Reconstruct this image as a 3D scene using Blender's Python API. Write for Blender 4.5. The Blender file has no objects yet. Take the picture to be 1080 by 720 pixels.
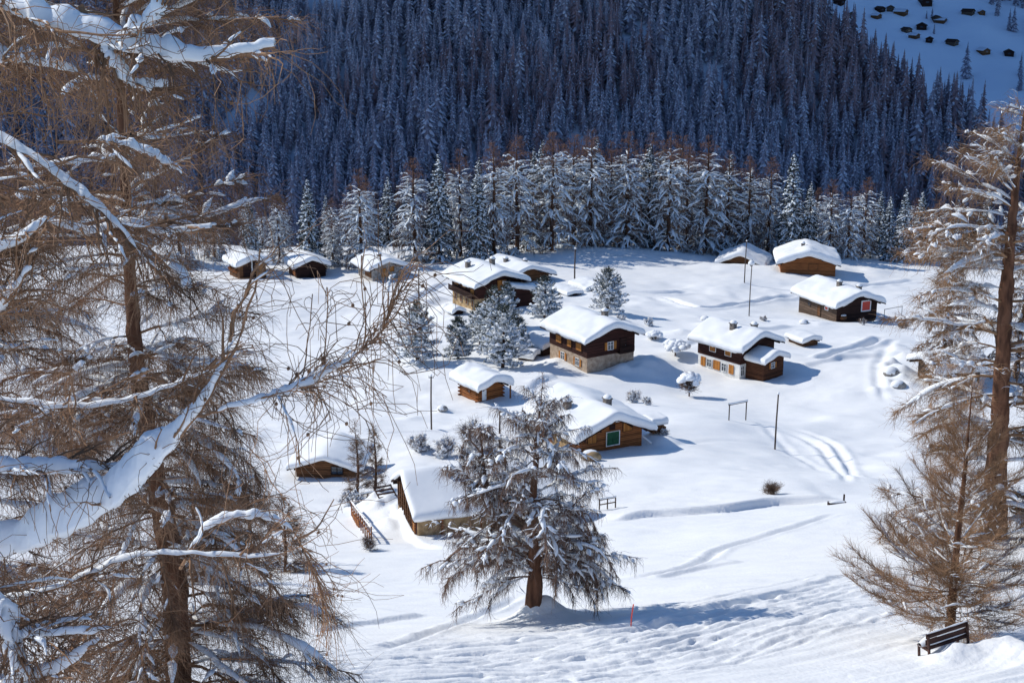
import bpy, bmesh, math, random
import numpy as np
from mathutils import Vector, Matrix
R = math.radians
C = bpy.context.scene.collection
SC = bpy.context.scene

# ------------------------------------------------------------------ camera
LENS = 50.0; F = 1500.0; PITCH = R(16); CAMZ = 80.0
cp, sp = math.cos(PITCH), math.sin(PITCH)
cam = bpy.data.cameras.new('camera'); camo = bpy.data.objects.new('camera', cam); C.objects.link(camo)
cam.lens = LENS; cam.sensor_width = 36; cam.clip_start = 0.1; cam.clip_end = 6000
camo.location = (0, 0, CAMZ); camo.rotation_euler = (math.pi / 2 - PITCH, 0, 0)
SC.camera = camo

def ray(px, py):
    u = (px - 540) / F; v = (360 - py) / F
    return np.array([u, cp + v * sp, -sp + v * cp])
def at(px, py, Y):
    d = ray(px, py); return d * (Y / d[1]) + np.array([0, 0, CAMZ])

# ------------------------------------------------------------------ noise
def _hash(ix, iy, s):
    h = (ix.astype(np.int64) * 374761393 + iy.astype(np.int64) * 668265263 + s * 974634777) & 0xffffffff
    h = ((h ^ (h >> 13)) * 1274126177) & 0xffffffff
    return ((h ^ (h >> 16)) & 0xffff) / 65535.0
def vnoise(x, y, s=0):
    x = np.asarray(x, float); y = np.asarray(y, float)
    ix = np.floor(x); iy = np.floor(y); fx = x - ix; fy = y - iy
    fx = fx * fx * fx * (fx * (fx * 6 - 15) + 10); fy = fy * fy * fy * (fy * (fy * 6 - 15) + 10)
    a = _hash(ix, iy, s); b = _hash(ix + 1, iy, s); c = _hash(ix, iy + 1, s); d = _hash(ix + 1, iy + 1, s)
    return (a + (b - a) * fx + (c - a) * fy + (a - b - c + d) * fx * fy) * 2 - 1
def fbm(x, y, s=0, o=3):
    r = 0; a = 1
    for i in range(o):
        r = r + a * vnoise(x * 2 ** i + 17.3 * i, y * 2 ** i - 9.1 * i, s + i); a *= .5
    return r
def sstep(x, a, b):
    t = np.clip((x - a) / (b - a), 0, 1); return t * t * (3 - 2 * t)

# ------------------------------------------------------------------ terrain
ctrl = [(540,720,44),(200,720,42),(1000,720,43),(993,690,47),(300,700,47),(565,655,64),(800,640,60),(1047,565,85),
 (450,572,110),(620,592,90),(815,522,125),(720,560,103),(960,560,92),(640,478,150),(505,424,187),(620,392,204),(783,397,204),
 (817,478,160),(780,445,176),(930,430,188),(887,340,258),(510,327,250),(545,297,285),(850,285,315),(783,274,330),(398,295,300),
 (321,290,305),(256,292,300),(660,263,332),(960,281,330),(440,383,208),(370,350,242),(320,430,182),(150,500,140),(350,510,138),
 (700,330,250),(960,400,200),(600,310,270),(740,440,172),(1080,620,66),(-300,720,42),(-300,500,140),(-300,300,300),(1400,720,42),
 (1400,450,170),(1400,290,320),(0,290,310),(1100,290,320),(380,620,84),(880,540,103)]
CP = np.array([at(*c) for c in ctrl])
YB = np.array([0, 12, 25, 44, 64, 90, 125, 150, 187, 204, 250, 300, 330, 348, 380, 430, 520, 640, 900])
ZB = np.array([-1.7, -8.5, -15.2, -24.9, -32.8, -41.6, -51, -56, -62.4, -63.3, -66, -71, -72.4, -74.5, -83, -104, -160, -196, -196.]) + CAMZ
def z0(Y):
    return sum(np.interp(Y + d, YB, ZB) for d in (-6, -3, 0, 3, 6)) / 5
ELL = 22.0
def kern(r): return (1 + r / ELL) * np.exp(-r / ELL)
_d = np.hypot(CP[:, None, 0] - CP[None, :, 0], CP[:, None, 1] - CP[None, :, 1])
WT = np.linalg.solve(kern(_d) + .02 * np.eye(len(CP)), CP[:, 2] - z0(CP[:, 1]))
def smooth_h(x, y):
    x = np.asarray(x, float); y = np.asarray(y, float)
    z = z0(y)
    for (cx, cy, _), w in zip(CP, WT):
        z = z + w * kern(np.hypot(x - cx, y - cy))
    return z
def ground_pt(px, py, hf=smooth_h):
    d = ray(px, py); Y = np.linspace(8, 420, 4000); t = Y / d[1]
    zr = d[2] * t + CAMZ; zt = hf(d[0] * t, Y)
    k = np.argmax(zr < zt)
    if not (zr < zt).any(): k = len(Y) - 1
    return np.array([d[0] * t[k], Y[k], zt[k]])
def G2(pts): return np.array([ground_pt(*p)[:2] for p in pts])

def seg_dist(x, y, line):
    """distance, signed side and arc position to a polyline"""
    best = np.full(x.shape, 1e9); side = np.zeros(x.shape); arc = np.zeros(x.shape); L = 0
    for a, b in zip(line[:-1], line[1:]):
        d = b - a; l = np.hypot(*d)
        if l < 1e-6: continue
        t = np.clip(((x - a[0]) * d[0] + (y - a[1]) * d[1]) / l ** 2, 0, 1)
        qx = x - a[0] - t * d[0]; qy = y - a[1] - t * d[1]; q = np.hypot(qx, qy)
        m = q < best
        best = np.where(m, q, best); side = np.where(m, np.sign(d[0] * qy - d[1] * qx), side); arc = np.where(m, L + t * l, arc)
        L += l
    return best, side, arc, L
def smooth_line(pts, n=8):
    P = np.array(pts, float); P = np.vstack([2 * P[0] - P[1], P, 2 * P[-1] - P[-2]]); out = []
    for i in range(1, len(P) - 2):
        for t in np.linspace(0, 1, n, endpoint=False):
            out.append(.5 * (2 * P[i] + (P[i + 1] - P[i - 1]) * t + (2 * P[i - 1] - 5 * P[i] + 4 * P[i + 1] - P[i + 2]) * t * t + (3 * P[i] - P[i - 1] - 3 * P[i + 1] + P[i + 2]) * t ** 3))
    out.append(P[-2]); return np.array(out)

# (kind, image way-points on the ground, width, depth)
FEAT = [
 ('trench', [(600,306),(651,308),(700,313),(740,325),(790,318),(850,308)], .8, .75),
 ('trench', [(905,300),(930,297),(968,294)], .7, .6),
 ('trench', [(862,381),(880,372),(905,364),(935,357)], .8, .7),
 ('trench', [(640,302),(690,306),(730,304)], .6, .5),
 ('trench', [(430,318),(455,305),(480,298)], .8, .6),
 ('trench', [(935,430),(925,400),(930,375),(942,357)], .6, .18),
 ('step', [(640,553),(685,545),(720,541),(770,535),(820,529),(893,526)], 7, .55),
 ('step', [(600,672),(660,664),(740,650),(830,624),(900,603)], 6, .16),
 ('step', [(330,664),(390,654),(455,646)], 5, .2),
 ('step', [(410,545),(440,575),(480,580)], 4, .3),
 ('step', [(690,608),(740,596),(790,588)], 6, .14),
 ('trench', [(395,686),(470,664),(515,643),(550,625)], .35, .16),
 ('trench', [(340,627),(400,626),(475,623)], .35, .2),
 ('trench', [(640,612),(700,602),(740,590),(765,575),(820,560),(890,538)], .4, .17),
 ('trench', [(640,545),(760,540),(860,533)], .25, .06),
 ('trench', [(822,455),(850,462),(875,473),(893,492),(903,512)], .3, .2),
 ('trench', [(824,460),(848,469),(868,481),(885,500),(893,515)], .3, .2),
 ('trench', [(800,450),(840,485),(870,500)], .25, .1),
 ('trench', [(690,480),(760,470),(900,480)], .25, .05),
 ('step', [(715,372),(740,362),(800,350),(842,345)], 6, .5),
 ('step', [(845,390),(900,375),(940,372)], 6, .35),
 ('step', [(560,415),(575,404),(590,402)], 4, .5),
 ('step', [(395,345),(430,335),(470,338)], 6, .35),
 ('trench', [(400,456),(450,453),(545,446)], .3, .25),
]
FEATL = [(k, smooth_line(G2(p)), w, d * (1.3 if k == 'trench' else 1.35)) for k, p, w, d in FEAT]
PISTE = smooth_line(G2([(120,716),(300,704),(480,692),(620,680),(740,660),(860,630),(960,610),(1090,590)]))
ROUGH = smooth_line(G2([(560,712),(700,690),(800,668),(900,645)]))
_rg = np.random.default_rng(5)
TRK = []
for i in range(64):
    o = _rg.uniform(-7, 9); k0 = _rg.integers(0, 20); k1 = min(len(PISTE), k0 + _rg.integers(18, 40))
    P = PISTE[k0:k1].copy()
    if len(P) < 4: continue
    wob = np.cumsum(_rg.normal(0, .18, len(P))) + o
    P[:, 1] -= wob; P[:, 0] += _rg.normal(0, .1, len(P)); TRK.append((P, _rg.uniform(.10, .2), _rg.uniform(.03, .09)))
# mounds: px, py, radius, height
MND = [(1052,692,1.2,.5),(1085,698,1.6,.45),(1008,696,.8,.45),(992,699,.7,.25),(655,393,3.0,1.3),(676,390,3.2,1.5),(690,384,3.0,1.2),(573,655,1.4,.85),(562,657,1.0,.4),(424,558,2.6,1.5),(412,545,2.4,1.9),(400,536,2.2,1.6),
 (455,318,3,1.4),(470,330,2.5,1.2),(445,322,2.5,1),(433,440,1.6,.5),(468,433,1.2,.6),(450,430,2,.3),(735,333,2,.5),
 (588,385,3,.8),(610,300,4,.5),(950,395,2,1.2),(940,385,1.6,1),(955,375,1.7,1),(935,408,1.2,.5),(958,410,1.3,.6),(930,388,.9,.5),(943,392,.8,.5),(951,402,.9,.6),(945,365,1.8,.9),
 (925,415,1.4,.5),(700,470,2,.8),(715,355,2.5,.7),(745,345,2,.6),(690,465,1.4,.7),(880,420,3,.25),(655,345,2.5,.5),(865,345,2.5,.6)]
MNDP = [(ground_pt(a, b)[:2], r, h) for a, b, r, h in MND]
def height(x, y):
    x = np.asarray(x, float); y = np.asarray(y, float)
    z = smooth_h(x, y)
    m = (y > 30) & (y < 345)
    plate = sstep(y, 95, 150)
    z = z + .36 * fbm(x / 9, y / 9, 3, 2) * (.5 + .5 * plate) + .16 * fbm(x / 3.6, y / 3.6, 13, 2) * plate * sstep(vnoise(x / 22, y / 22, 14), -.3, .5) + .7 * vnoise(x / 28, y / 28, 8) * sstep(y, 60, 120)
    z = z + .035 * fbm(x / 1.6, y / 1.6, 21, 3) * sstep(vnoise(x / 14, y / 14, 9), -.2, .5)
    z = z + .05 * fbm((x + .4 * y) / 3.2, y / 1.1, 33, 2)
    # lumpy village ground
    for (c, r, h) in MNDP:
        d = np.hypot(x - c[0], y - c[1]) / r
        z = z + h * np.exp(-d ** 2 * 1.1) * (1 + .25 * fbm(x / (.6 * r), y / (.6 * r), 40, 2))
    for k, ln, w, dp in FEATL:
        ext = 9 * w if k == 'trench' else 3 * w
        bx = (x > ln[:, 0].min() - ext) & (x < ln[:, 0].max() + ext) & (y > ln[:, 1].min() - ext) & (y < ln[:, 1].max() + ext)
        if not np.any(bx): continue
        q, s, arc, L = seg_dist(x[bx], y[bx], ln)
        wob = 1 + .3 * vnoise(arc / (2.2 * w + 1.6), arc * 0, 50)
        if k == 'trench': w = np.maximum(w, .0032 * y[bx])
        fade = sstep(np.minimum(arc, L - arc), -.01, .12 * L)
        if k == 'trench':
            dz = -dp * np.exp(-(q / (w * wob)) ** 2 * 1.2) + .45 * dp * wob * np.exp(-((q - 1.9 * w) / (.8 * w)) ** 2)
        else:
            sd = q * np.where(s > 0, 1, -1); tw = np.maximum(.3, .0042 * y[bx])
            rise = sstep(sd, -tw * .5, tw)
            dz = dp * wob * (rise * np.exp(-q / w) - .3 * (1 - rise) * np.exp(-q / (.35 * w)))
        z[bx] += dz * fade
    b = (y > 20) & (y < 110)
    if np.any(b):
        xb, yb = x[b], y[b]
        q, s, arc, L = seg_dist(xb, yb, PISTE)
        inn = sstep(-q * s, -2.5, .5) * sstep(q * np.where(s > 0, 1, 0), 4, 0) if False else sstep(q * s, 3, 0)
        off = q * s
        rib = sstep(vnoise(arc / 11, off / 2.2, 62), -.35, .35)
        dz = inn * (.03 * np.sin(off * 6.5 + 2.5 * vnoise(arc / 7, off / 3, 61)) * rib + .04 * fbm(arc / 12.0, off / .55, 63, 3) + .025 * fbm(xb / .45, yb / .45, 64, 3) * sstep(vnoise(xb / 3, yb / 3, 65), -.1, .5))
        q2, s2, a2, L2 = seg_dist(xb, yb, ROUGH)
        dz = dz + np.exp(-(q2 / 2.2) ** 2) * (.065 * fbm(a2 / 6, q2 * s2 / .45, 66, 4) + .03 * fbm(xb / .38, yb / .38, 67, 3))
        for P, w, dp in TRK:
            bx = (xb > P[:, 0].min() - 1) & (xb < P[:, 0].max() + 1) & (yb > P[:, 1].min() - 1) & (yb < P[:, 1].max() + 1)
            if not np.any(bx): continue
            qq, ss, aa, LL = seg_dist(xb[bx], yb[bx], P)
            dz[bx] += -dp * np.exp(-(qq / w) ** 2) + .5 * dp * np.exp(-((qq - 2 * w) / w) ** 2)
        z[b] += dz
    return z
def h1(x, y): return float(height(np.array([x]), np.array([y]))[0])
def gp(px, py):
    p = ground_pt(px, py); p[2] = h1(p[0], p[1]); return p

# ------------------------------------------------------------------ materials
def nodes(name):
    m = bpy.data.materials.new(name); m.use_nodes = True; nt = m.node_tree
    b = nt.nodes['Principled BSDF']; return m, nt, b
def N(nt, t, **k):
    n = nt.nodes.new(t)
    for a, v in k.items():
        if a in n.inputs: n.inputs[a].default_value = v
        else: setattr(n, a, v)
    return n
def noise_mat(name, c1, c2, scale=4, rough=.8, bump=.0, bscale=20, stretch=(1, 1, 1), lo=.35, hi=.65, coord='Object', bdist=.05):
    m, nt, b = nodes(name); l = nt.links
    tc = N(nt, 'ShaderNodeTexCoord'); mp = N(nt, 'ShaderNodeMapping'); mp.inputs['Scale'].default_value = stretch
    l.new(tc.outputs[coord], mp.inputs[0])
    n1 = N(nt, 'ShaderNodeTexNoise'); n1.inputs['Scale'].default_value = scale; n1.inputs['Detail'].default_value = 5
    l.new(mp.outputs[0], n1.inputs['Vector'])
    cr = N(nt, 'ShaderNodeValToRGB'); cr.color_ramp.elements[0].position = lo; cr.color_ramp.elements[1].position = hi
    cr.color_ramp.elements[0].color = (*c1, 1); cr.color_ramp.elements[1].color = (*c2, 1)
    l.new(n1.outputs['Fac'], cr.inputs[0]); l.new(cr.outputs[0], b.inputs['Base Color'])
    b.inputs['Roughness'].default_value = rough; b.inputs['Specular IOR Level'].default_value = .25
    if bump:
        n2 = N(nt, 'ShaderNodeTexNoise'); n2.inputs['Scale'].default_value = bscale; n2.inputs['Detail'].default_value = 6
        l.new(mp.outputs[0], n2.inputs['Vector'])
        bp = N(nt, 'ShaderNodeBump'); bp.inputs['Strength'].default_value = bump; bp.inputs['Distance'].default_value = bdist
        l.new(n2.outputs['Fac'], bp.inputs['Height']); l.new(bp.outputs[0], b.inputs['Normal'])
    return m
def wood_mat(name, c1, c2, groove=.2, board=.22, vertical=False, cg=None):
    m, nt, b = nodes(name); l = nt.links
    tc = N(nt, 'ShaderNodeTexCoord')
    mp = N(nt, 'ShaderNodeMapping'); mp.inputs['Scale'].default_value = (6, 6, .7) if vertical else (.6, .6, 6)
    l.new(tc.outputs['Object'], mp.inputs[0])
    n1 = N(nt, 'ShaderNodeTexNoise'); n1.inputs['Scale'].default_value = 1.3; n1.inputs['Detail'].default_value = 7; n1.inputs['Roughness'].default_value = .65
    l.new(mp.outputs[0], n1.inputs['Vector'])
    cr = N(nt, 'ShaderNodeValToRGB'); cr.color_ramp.elements[0].position = .3; cr.color_ramp.elements[1].position = .7
    cr.color_ramp.elements[0].color = (*c1, 1); cr.color_ramp.elements[1].color = (*c2, 1)
    l.new(n1.outputs['Fac'], cr.inputs[0])
    sx = N(nt, 'ShaderNodeSeparateXYZ'); l.new(tc.outputs['Object'], sx.inputs[0])
    dv = N(nt, 'ShaderNodeMath', operation='DIVIDE'); dv.inputs[1].default_value = board
    if vertical:
        ad = N(nt, 'ShaderNodeMath', operation='ADD'); l.new(sx.outputs['X'], ad.inputs[0]); l.new(sx.outputs['Y'], ad.inputs[1]); l.new(ad.outputs[0], dv.inputs[0])
    else: l.new(sx.outputs['Z'], dv.inputs[0])
    fr = N(nt, 'ShaderNodeMath', operation='FRACT'); l.new(dv.outputs[0], fr.inputs[0])
    fl = N(nt, 'ShaderNodeMath', operation='FLOOR'); l.new(dv.outputs[0], fl.inputs[0])
    wn = N(nt, 'ShaderNodeTexWhiteNoise', noise_dimensions='1D'); l.new(fl.outputs[0], wn.inputs['W'])
    pp = N(nt, 'ShaderNodeMath', operation='PINGPONG'); l.new(fr.outputs[0], pp.inputs[0]); pp.inputs[1].default_value = .5
    g = N(nt, 'ShaderNodeMapRange'); g.inputs['From Max'].default_value = groove; g.inputs['To Min'].default_value = .25; l.new(pp.outputs[0], g.inputs[0])
    v = N(nt, 'ShaderNodeMapRange'); v.inputs['To Min'].default_value = .65; v.inputs['To Max'].default_value = 1.2; l.new(wn.outputs['Value'], v.inputs[0])
    mu = N(nt, 'ShaderNodeMath', operation='MULTIPLY'); l.new(g.outputs[0], mu.inputs[0]); l.new(v.outputs[0], mu.inputs[1])
    mx = N(nt, 'ShaderNodeVectorMath', operation='SCALE'); l.new(cr.outputs[0], mx.inputs[0]); l.new(mu.outputs[0], mx.inputs['Scale'])
    l.new(mx.outputs[0], b.inputs['Base Color'])
    b.inputs['Roughness'].default_value = .85; b.inputs['Specular IOR Level'].default_value = .2
    bp = N(nt, 'ShaderNodeBump'); bp.inputs['Strength'].default_value = .6; bp.inputs['Distance'].default_value = .04
    l.new(g.outputs[0], bp.inputs['Height']); l.new(bp.outputs[0], b.inputs['Normal'])
    return m
def plain(name, c, rough=.6, metal=0):
    m, nt, b = nodes(name); b.inputs['Base Color'].default_value = (*c, 1); b.inputs['Roughness'].default_value = rough; b.inputs['Metallic'].default_value = metal; return m

M = {}
M['snow'] = noise_mat('snow', (.85, .86, .87), (.895, .90, .905), .5, .6, .5, 5, bdist=.08)
M['roof_snow'] = noise_mat('roof_snow', (.83, .845, .86), (.89, .90, .91), .6, .6, .25, 2.2, bdist=.06)
M['tree_snow'] = noise_mat('tree_snow', (.78, .82, .87), (.88, .9, .93), 1.2, .65, .3, 6, bdist=.05)
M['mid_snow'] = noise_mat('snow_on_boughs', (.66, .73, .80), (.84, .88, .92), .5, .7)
M['bark'] = noise_mat('bark', (.05, .026, .016), (.15, .075, .045), 3, .9, .8, 9, (1, 1, .25))
M['bark_red'] = noise_mat('red_bark', (.075, .034, .02), (.20, .095, .055), 3, .9, .8, 7, (1, 1, .3))
M['twig'] = noise_mat('larch_twigs', (.09, .055, .038), (.26, .165, .11), 1.1, .8)
M['twig_near'] = noise_mat('near_larch_twigs', (.115, .064, .038), (.37, .21, .12), 1.5, .8)
M['twig_gold'] = noise_mat('golden_larch_twigs', (.16, .092, .05), (.42, .25, .14), .8, .8)
M['twig_dark'] = noise_mat('dark_larch_twigs', (.085, .052, .038), (.24, .15, .11), 1.4, .8)
M['mid_twig'] = noise_mat('far_larch_twigs', (.10, .07, .06), (.20, .125, .095), .4, .85)
M['mid_top'] = noise_mat('bare_larch_tops', (.15, .082, .06), (.255, .14, .105), .3, .85)
M['needle'] = noise_mat('spruce_needles', (.016, .022, .026), (.05, .06, .058), .8, .8)
M['pine_needle'] = noise_mat('pine_needles', (.03, .042, .035), (.10, .11, .085), 1.5, .8)
M['far_needle'] = noise_mat('far_spruce_needles', (.19, .18, .235), (.32, .30, .365), .02, .9, coord='Object')  # needle colour lightened to stand in for haze over the forest
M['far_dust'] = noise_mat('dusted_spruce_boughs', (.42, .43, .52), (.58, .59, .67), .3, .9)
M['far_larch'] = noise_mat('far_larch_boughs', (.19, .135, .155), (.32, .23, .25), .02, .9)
M['dark_wood'] = wood_mat('dark_brown_boards', (.022, .011, .009), (.06, .027, .02))
M['red_wood'] = wood_mat('reddish_brown_boards', (.03, .0115, .009), (.075, .027, .02))
M['mid_wood'] = wood_mat('brown_boards', (.10, .045, .022), (.25, .115, .05))
M['orange_wood'] = wood_mat('orange_brown_boards', (.20, .068, .024), (.41, .155, .052))
M['wing_wood'] = wood_mat('dark_reddish_boards', (.06, .022, .011), (.15, .058, .026))
M['log_wood'] = wood_mat('round_logs', (.24, .078, .024), (.48, .185, .06), .35, .26)
M['grey_wood'] = wood_mat('weathered_boards', (.06, .04, .03), (.20, .135, .095))
M['shutter'] = wood_mat('orange_shutter_boards', (.42, .16, .035), (.60, .26, .07), .1, .14, True)
M['white_paint'] = plain('white_paint', (.8, .8, .78)); M['red_paint'] = plain('red_paint', (.6, .045, .02), .5)
M['green_paint'] = noise_mat('green_paint', (.008, .06, .026), (.014, .095, .042), 3, .5)
M['glass'] = plain('window_glass', (.035, .05, .07), .08); M['glass'].node_tree.nodes['Principled BSDF'].inputs['Specular IOR Level'].default_value = .7
M['plaster'] = noise_mat('white_plaster', (.62, .62, .60), (.80, .79, .76), 1.2, .9, .3, 12)
M['stone'] = noise_mat('beige_rendered_stone', (.28, .20, .14), (.47, .37, .28), 1.6, .9, .6, 7)
M['grey_stone'] = noise_mat('grey_stone', (.20, .18, .16), (.42, .39, .36), 2.5, .9, .7, 8)
M['yellow_stone'] = noise_mat('ochre_stone', (.26, .17, .085), (.48, .34, .19), 1.8, .9, .7, 6)
M['metal'] = plain('grey_metal', (.22, .22, .23), .5, .6); M['pole_wood'] = noise_mat('pole_wood', (.06, .045, .04), (.14, .105, .085), 3, .9, .4, 12, (1, 1, .2))
M['concrete'] = noise_mat('chimney_stone', (.10, .085, .075), (.24, .21, .185), 3, .9, .5, 12)
M['bench_wood'] = wood_mat('bench_planks', (.045, .024, .02), (.125, .065, .05), .06, .5)
M['far_snow'] = noise_mat('shade_tinted_valley_snow', (.62, .70, .82), (.77, .83, .91), .012, .8, .5, .05, lo=.3, hi=.7, bdist=3)  # snow colour darkened and blued for the valley shade
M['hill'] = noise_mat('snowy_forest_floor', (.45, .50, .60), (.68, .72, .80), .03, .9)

# ------------------------------------------------------------------ mesh helpers
def np_mesh(name, V, Q=None, T=None, mats=(), mq=None, mt=None, smooth=False):
    me = bpy.data.meshes.new(name)
    V = np.asarray(V, np.float32).reshape(-1, 3)
    loops = []; starts = []; n = 0; mi = []
    if Q is not None and len(Q):
        Q = np.asarray(Q, np.int32); loops.append(Q.ravel()); starts.append(np.arange(len(Q)) * 4); n = Q.size
        mi.append(np.zeros(len(Q), np.int32) if mq is None else np.asarray(mq, np.int32))
    if T is not None and len(T):
        T = np.asarray(T, np.int32); loops.append(T.ravel()); starts.append(n + np.arange(len(T)) * 3)
        mi.append(np.zeros(len(T), np.int32) if mt is None else np.asarray(mt, np.int32))
    loops = np.concatenate(loops); starts = np.concatenate(starts).astype(np.int32); mi = np.concatenate(mi)
    me.vertices.add(len(V)); me.vertices.foreach_set('co', V.ravel())
    me.loops.add(len(loops)); me.loops.foreach_set('vertex_index', loops)
    me.polygons.add(len(starts)); me.polygons.foreach_set('loop_start', starts)
    try: me.polygons.foreach_set('loop_total', np.concatenate([np.full(0 if Q is None else len(Q), 4), np.full(0 if T is None else len(T), 3)]).astype(np.int32))
    except Exception: pass
    me.polygons.foreach_set('material_index', mi)
    me.polygons.foreach_set('use_smooth', np.full(len(starts), smooth))
    for m in mats: me.materials.append(M[m])
    me.update(calc_edges=True); me.validate()
    return me
def link(name, me, parent=None, loc=None):
    o = bpy.data.objects.new(name, me); C.objects.link(o)
    if parent is not None: o.parent = parent
    if loc is not None: o.location = loc
    return o
def thing(name, label, cat, loc=(0, 0, 0), rz=0, group=None):
    o = bpy.data.objects.new(name, None); C.objects.link(o); o.empty_display_size = .3
    o.location = loc; o.rotation_euler = (0, 0, rz); tag(o, label, cat, group); return o
def tag(o, label, cat, group=None, kind=None):
    if label: o['label'] = label
    if cat: o['category'] = cat
    if group: o['group'] = group
    if kind: o['kind'] = kind
    return o
def dup(root, loc, rz, sc, label=None, group=None):
    r = root.copy(); C.objects.link(r); r.location = loc; r.rotation_euler = (0, 0, rz); r.scale = sc
    if label: r['label'] = label
    if group: r['group'] = group
    for ch in list(root.children):
        c = ch.copy(); C.objects.link(c); c.parent = r
        for g in ch.children:
            d = g.copy(); C.objects.link(d); d.parent = c
    return r

def frames(P):
    T = np.gradient(P, axis=1); T /= np.linalg.norm(T, axis=2, keepdims=True) + 1e-9
    ref = np.where(np.abs(T[..., 2:3]) > .92, np.array([1., 0, 0]), np.array([0, 0, 1.]))
    S = np.cross(T, ref); S /= np.linalg.norm(S, axis=2, keepdims=True) + 1e-9
    U = np.cross(S, T); return T, S, U
def ring_quads(n, k, s):
    i = np.arange(n)[:, None, None] * k * s; a = np.arange(k - 1)[None, :, None] * s; j = np.arange(s)[None, None, :]; j2 = (j + 1) % s
    b = i + a
    return np.stack([b + j, b + j2, b + s + j2, b + s + j], -1).reshape(-1, 4)
def tubes(P, Rr, s=3):
    P = np.asarray(P, float); n, k, _ = P.shape; T, S, U = frames(P)
    th = np.arange(s) * 2 * np.pi / s
    V = P[:, :, None] + Rr[:, :, None, None] * (S[:, :, None] * np.cos(th)[None, None, :, None] + U[:, :, None] * np.sin(th)[None, None, :, None])
    return V.reshape(-1, 3), ring_quads(n, k, s)
STEEP = [False]
def caps(P, W, H, s=5, lift=0.0, under=.25, steep=False):
    """snow lying along a branch: W half width, H height (n,k)"""
    P = np.asarray(P, float); n, k, _ = P.shape; T, S, U = frames(P)
    S = np.cross(T, np.array([0, 0, 1.])); S /= np.linalg.norm(S, axis=2, keepdims=True) + 1e-6
    th = np.arange(s) * 2 * np.pi / s + (np.pi / 2 if s % 2 else 0)
    c, sn = np.cos(th), np.sin(th)
    hh = np.where(sn > 0, sn, sn * under); fl = .05 + .95 * sstep(np.hypot(T[..., 0], T[..., 1]), .55, .9); fl = fl ** (0 if steep or STEEP[0] else 1); W = W * fl; H = H * fl
    V = P[:, :, None] + W[:, :, None, None] * S[:, :, None] * c[None, None, :, None] + np.array([0, 0, 1.]) * (H[:, :, None] * hh[None, None, :])[..., None]
    V[..., 2] += lift
    return V.reshape(-1, 3), ring_quads(n, k, s)
class Bag:
    def __init__(s): s.V = []; s.Q = []; s.m = []; s.n = 0
    def add(s, VQ, m=0):
        V, Q = VQ
        if len(V) == 0: return
        s.V.append(V); s.Q.append(Q + s.n); s.m.append(np.full(len(Q), m)); s.n += len(V)
    def mesh(s, name, mats, smooth=False):
        return np_mesh(name, np.concatenate(s.V), Q=np.concatenate(s.Q), mats=mats, mq=np.concatenate(s.m), smooth=smooth)
def curves(p0, head, e0, e1, L, k, rng, wig=.08, pw=1.0):
    n = len(p0); t = np.linspace(0, 1, k - 1) ** pw
    e = e0[:, None] + (e1 - e0)[:, None] * t + np.cumsum(rng.normal(0, wig, (n, k - 1)), 1)
    h = head[:, None] + np.cumsum(rng.normal(0, wig, (n, k - 1)), 1)
    d = np.stack([np.cos(e) * np.cos(h), np.cos(e) * np.sin(h), np.sin(e)], -1) * (L / (k - 1))[:, None, None]
    return np.concatenate([p0[:, None], p0[:, None] + np.cumsum(d, 1)], 1)
def sample(P, i, t):
    k = P.shape[1]; f = t * (k - 1); a = np.minimum(f.astype(int), k - 2); w = (f - a)[:, None]
    A = P[i, a]; B = P[i, a + 1]; D = B - A
    return A * (1 - w) + B * w, np.arctan2(D[:, 1], D[:, 0]), np.arctan2(D[:, 2], np.hypot(D[:, 0], D[:, 1]))
# ================================================================== LIGHT
SUN_EL, SUN_AZ = R(38), R(22)          # from the left, a little ahead of the camera
sv = Vector((-math.cos(SUN_EL) * math.cos(SUN_AZ), math.cos(SUN_EL) * math.sin(SUN_AZ), math.sin(SUN_EL)))
w = bpy.data.worlds.new('World'); SC.world = w; w.use_nodes = True
nt = w.node_tree; bg = nt.nodes['Background']; sky = nt.nodes.new('ShaderNodeTexSky'); sky.sky_type = 'NISHITA'; sky.sun_disc = False
sky.sun_elevation = SUN_EL; sky.sun_rotation = math.atan2(sv.x, sv.y); sky.altitude = 1800; sky.dust_density = .6; sky.air_density = 1.0
tn = nt.nodes.new('ShaderNodeMixRGB'); tn.blend_type = 'MULTIPLY'; tn.inputs[0].default_value = 1; tn.inputs[2].default_value = (.60, .80, .98, 1)
nt.links.new(sky.outputs[0], tn.inputs[1]); nt.links.new(tn.outputs[0], bg.inputs[0]); bg.inputs[1].default_value = .15
sl = bpy.data.lights.new('sun', 'SUN'); sl.energy = 3.9; sl.angle = R(.53); sl.color = (1, .955, .86)
so = bpy.data.objects.new('sun', sl); C.objects.link(so); so.rotation_euler = sv.to_track_quat('Z', 'Y').to_euler(); so.location = (-60, 20, 120)
SC.view_settings.view_transform = 'Standard'; SC.view_settings.look = 'None'; SC.view_settings.exposure = 0
SC.render.engine = 'CYCLES'
SC.cycles.max_bounces = 6; SC.cycles.diffuse_bounces = 3; SC.cycles.glossy_bounces = 2; SC.cycles.transmission_bounces = 2

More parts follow.
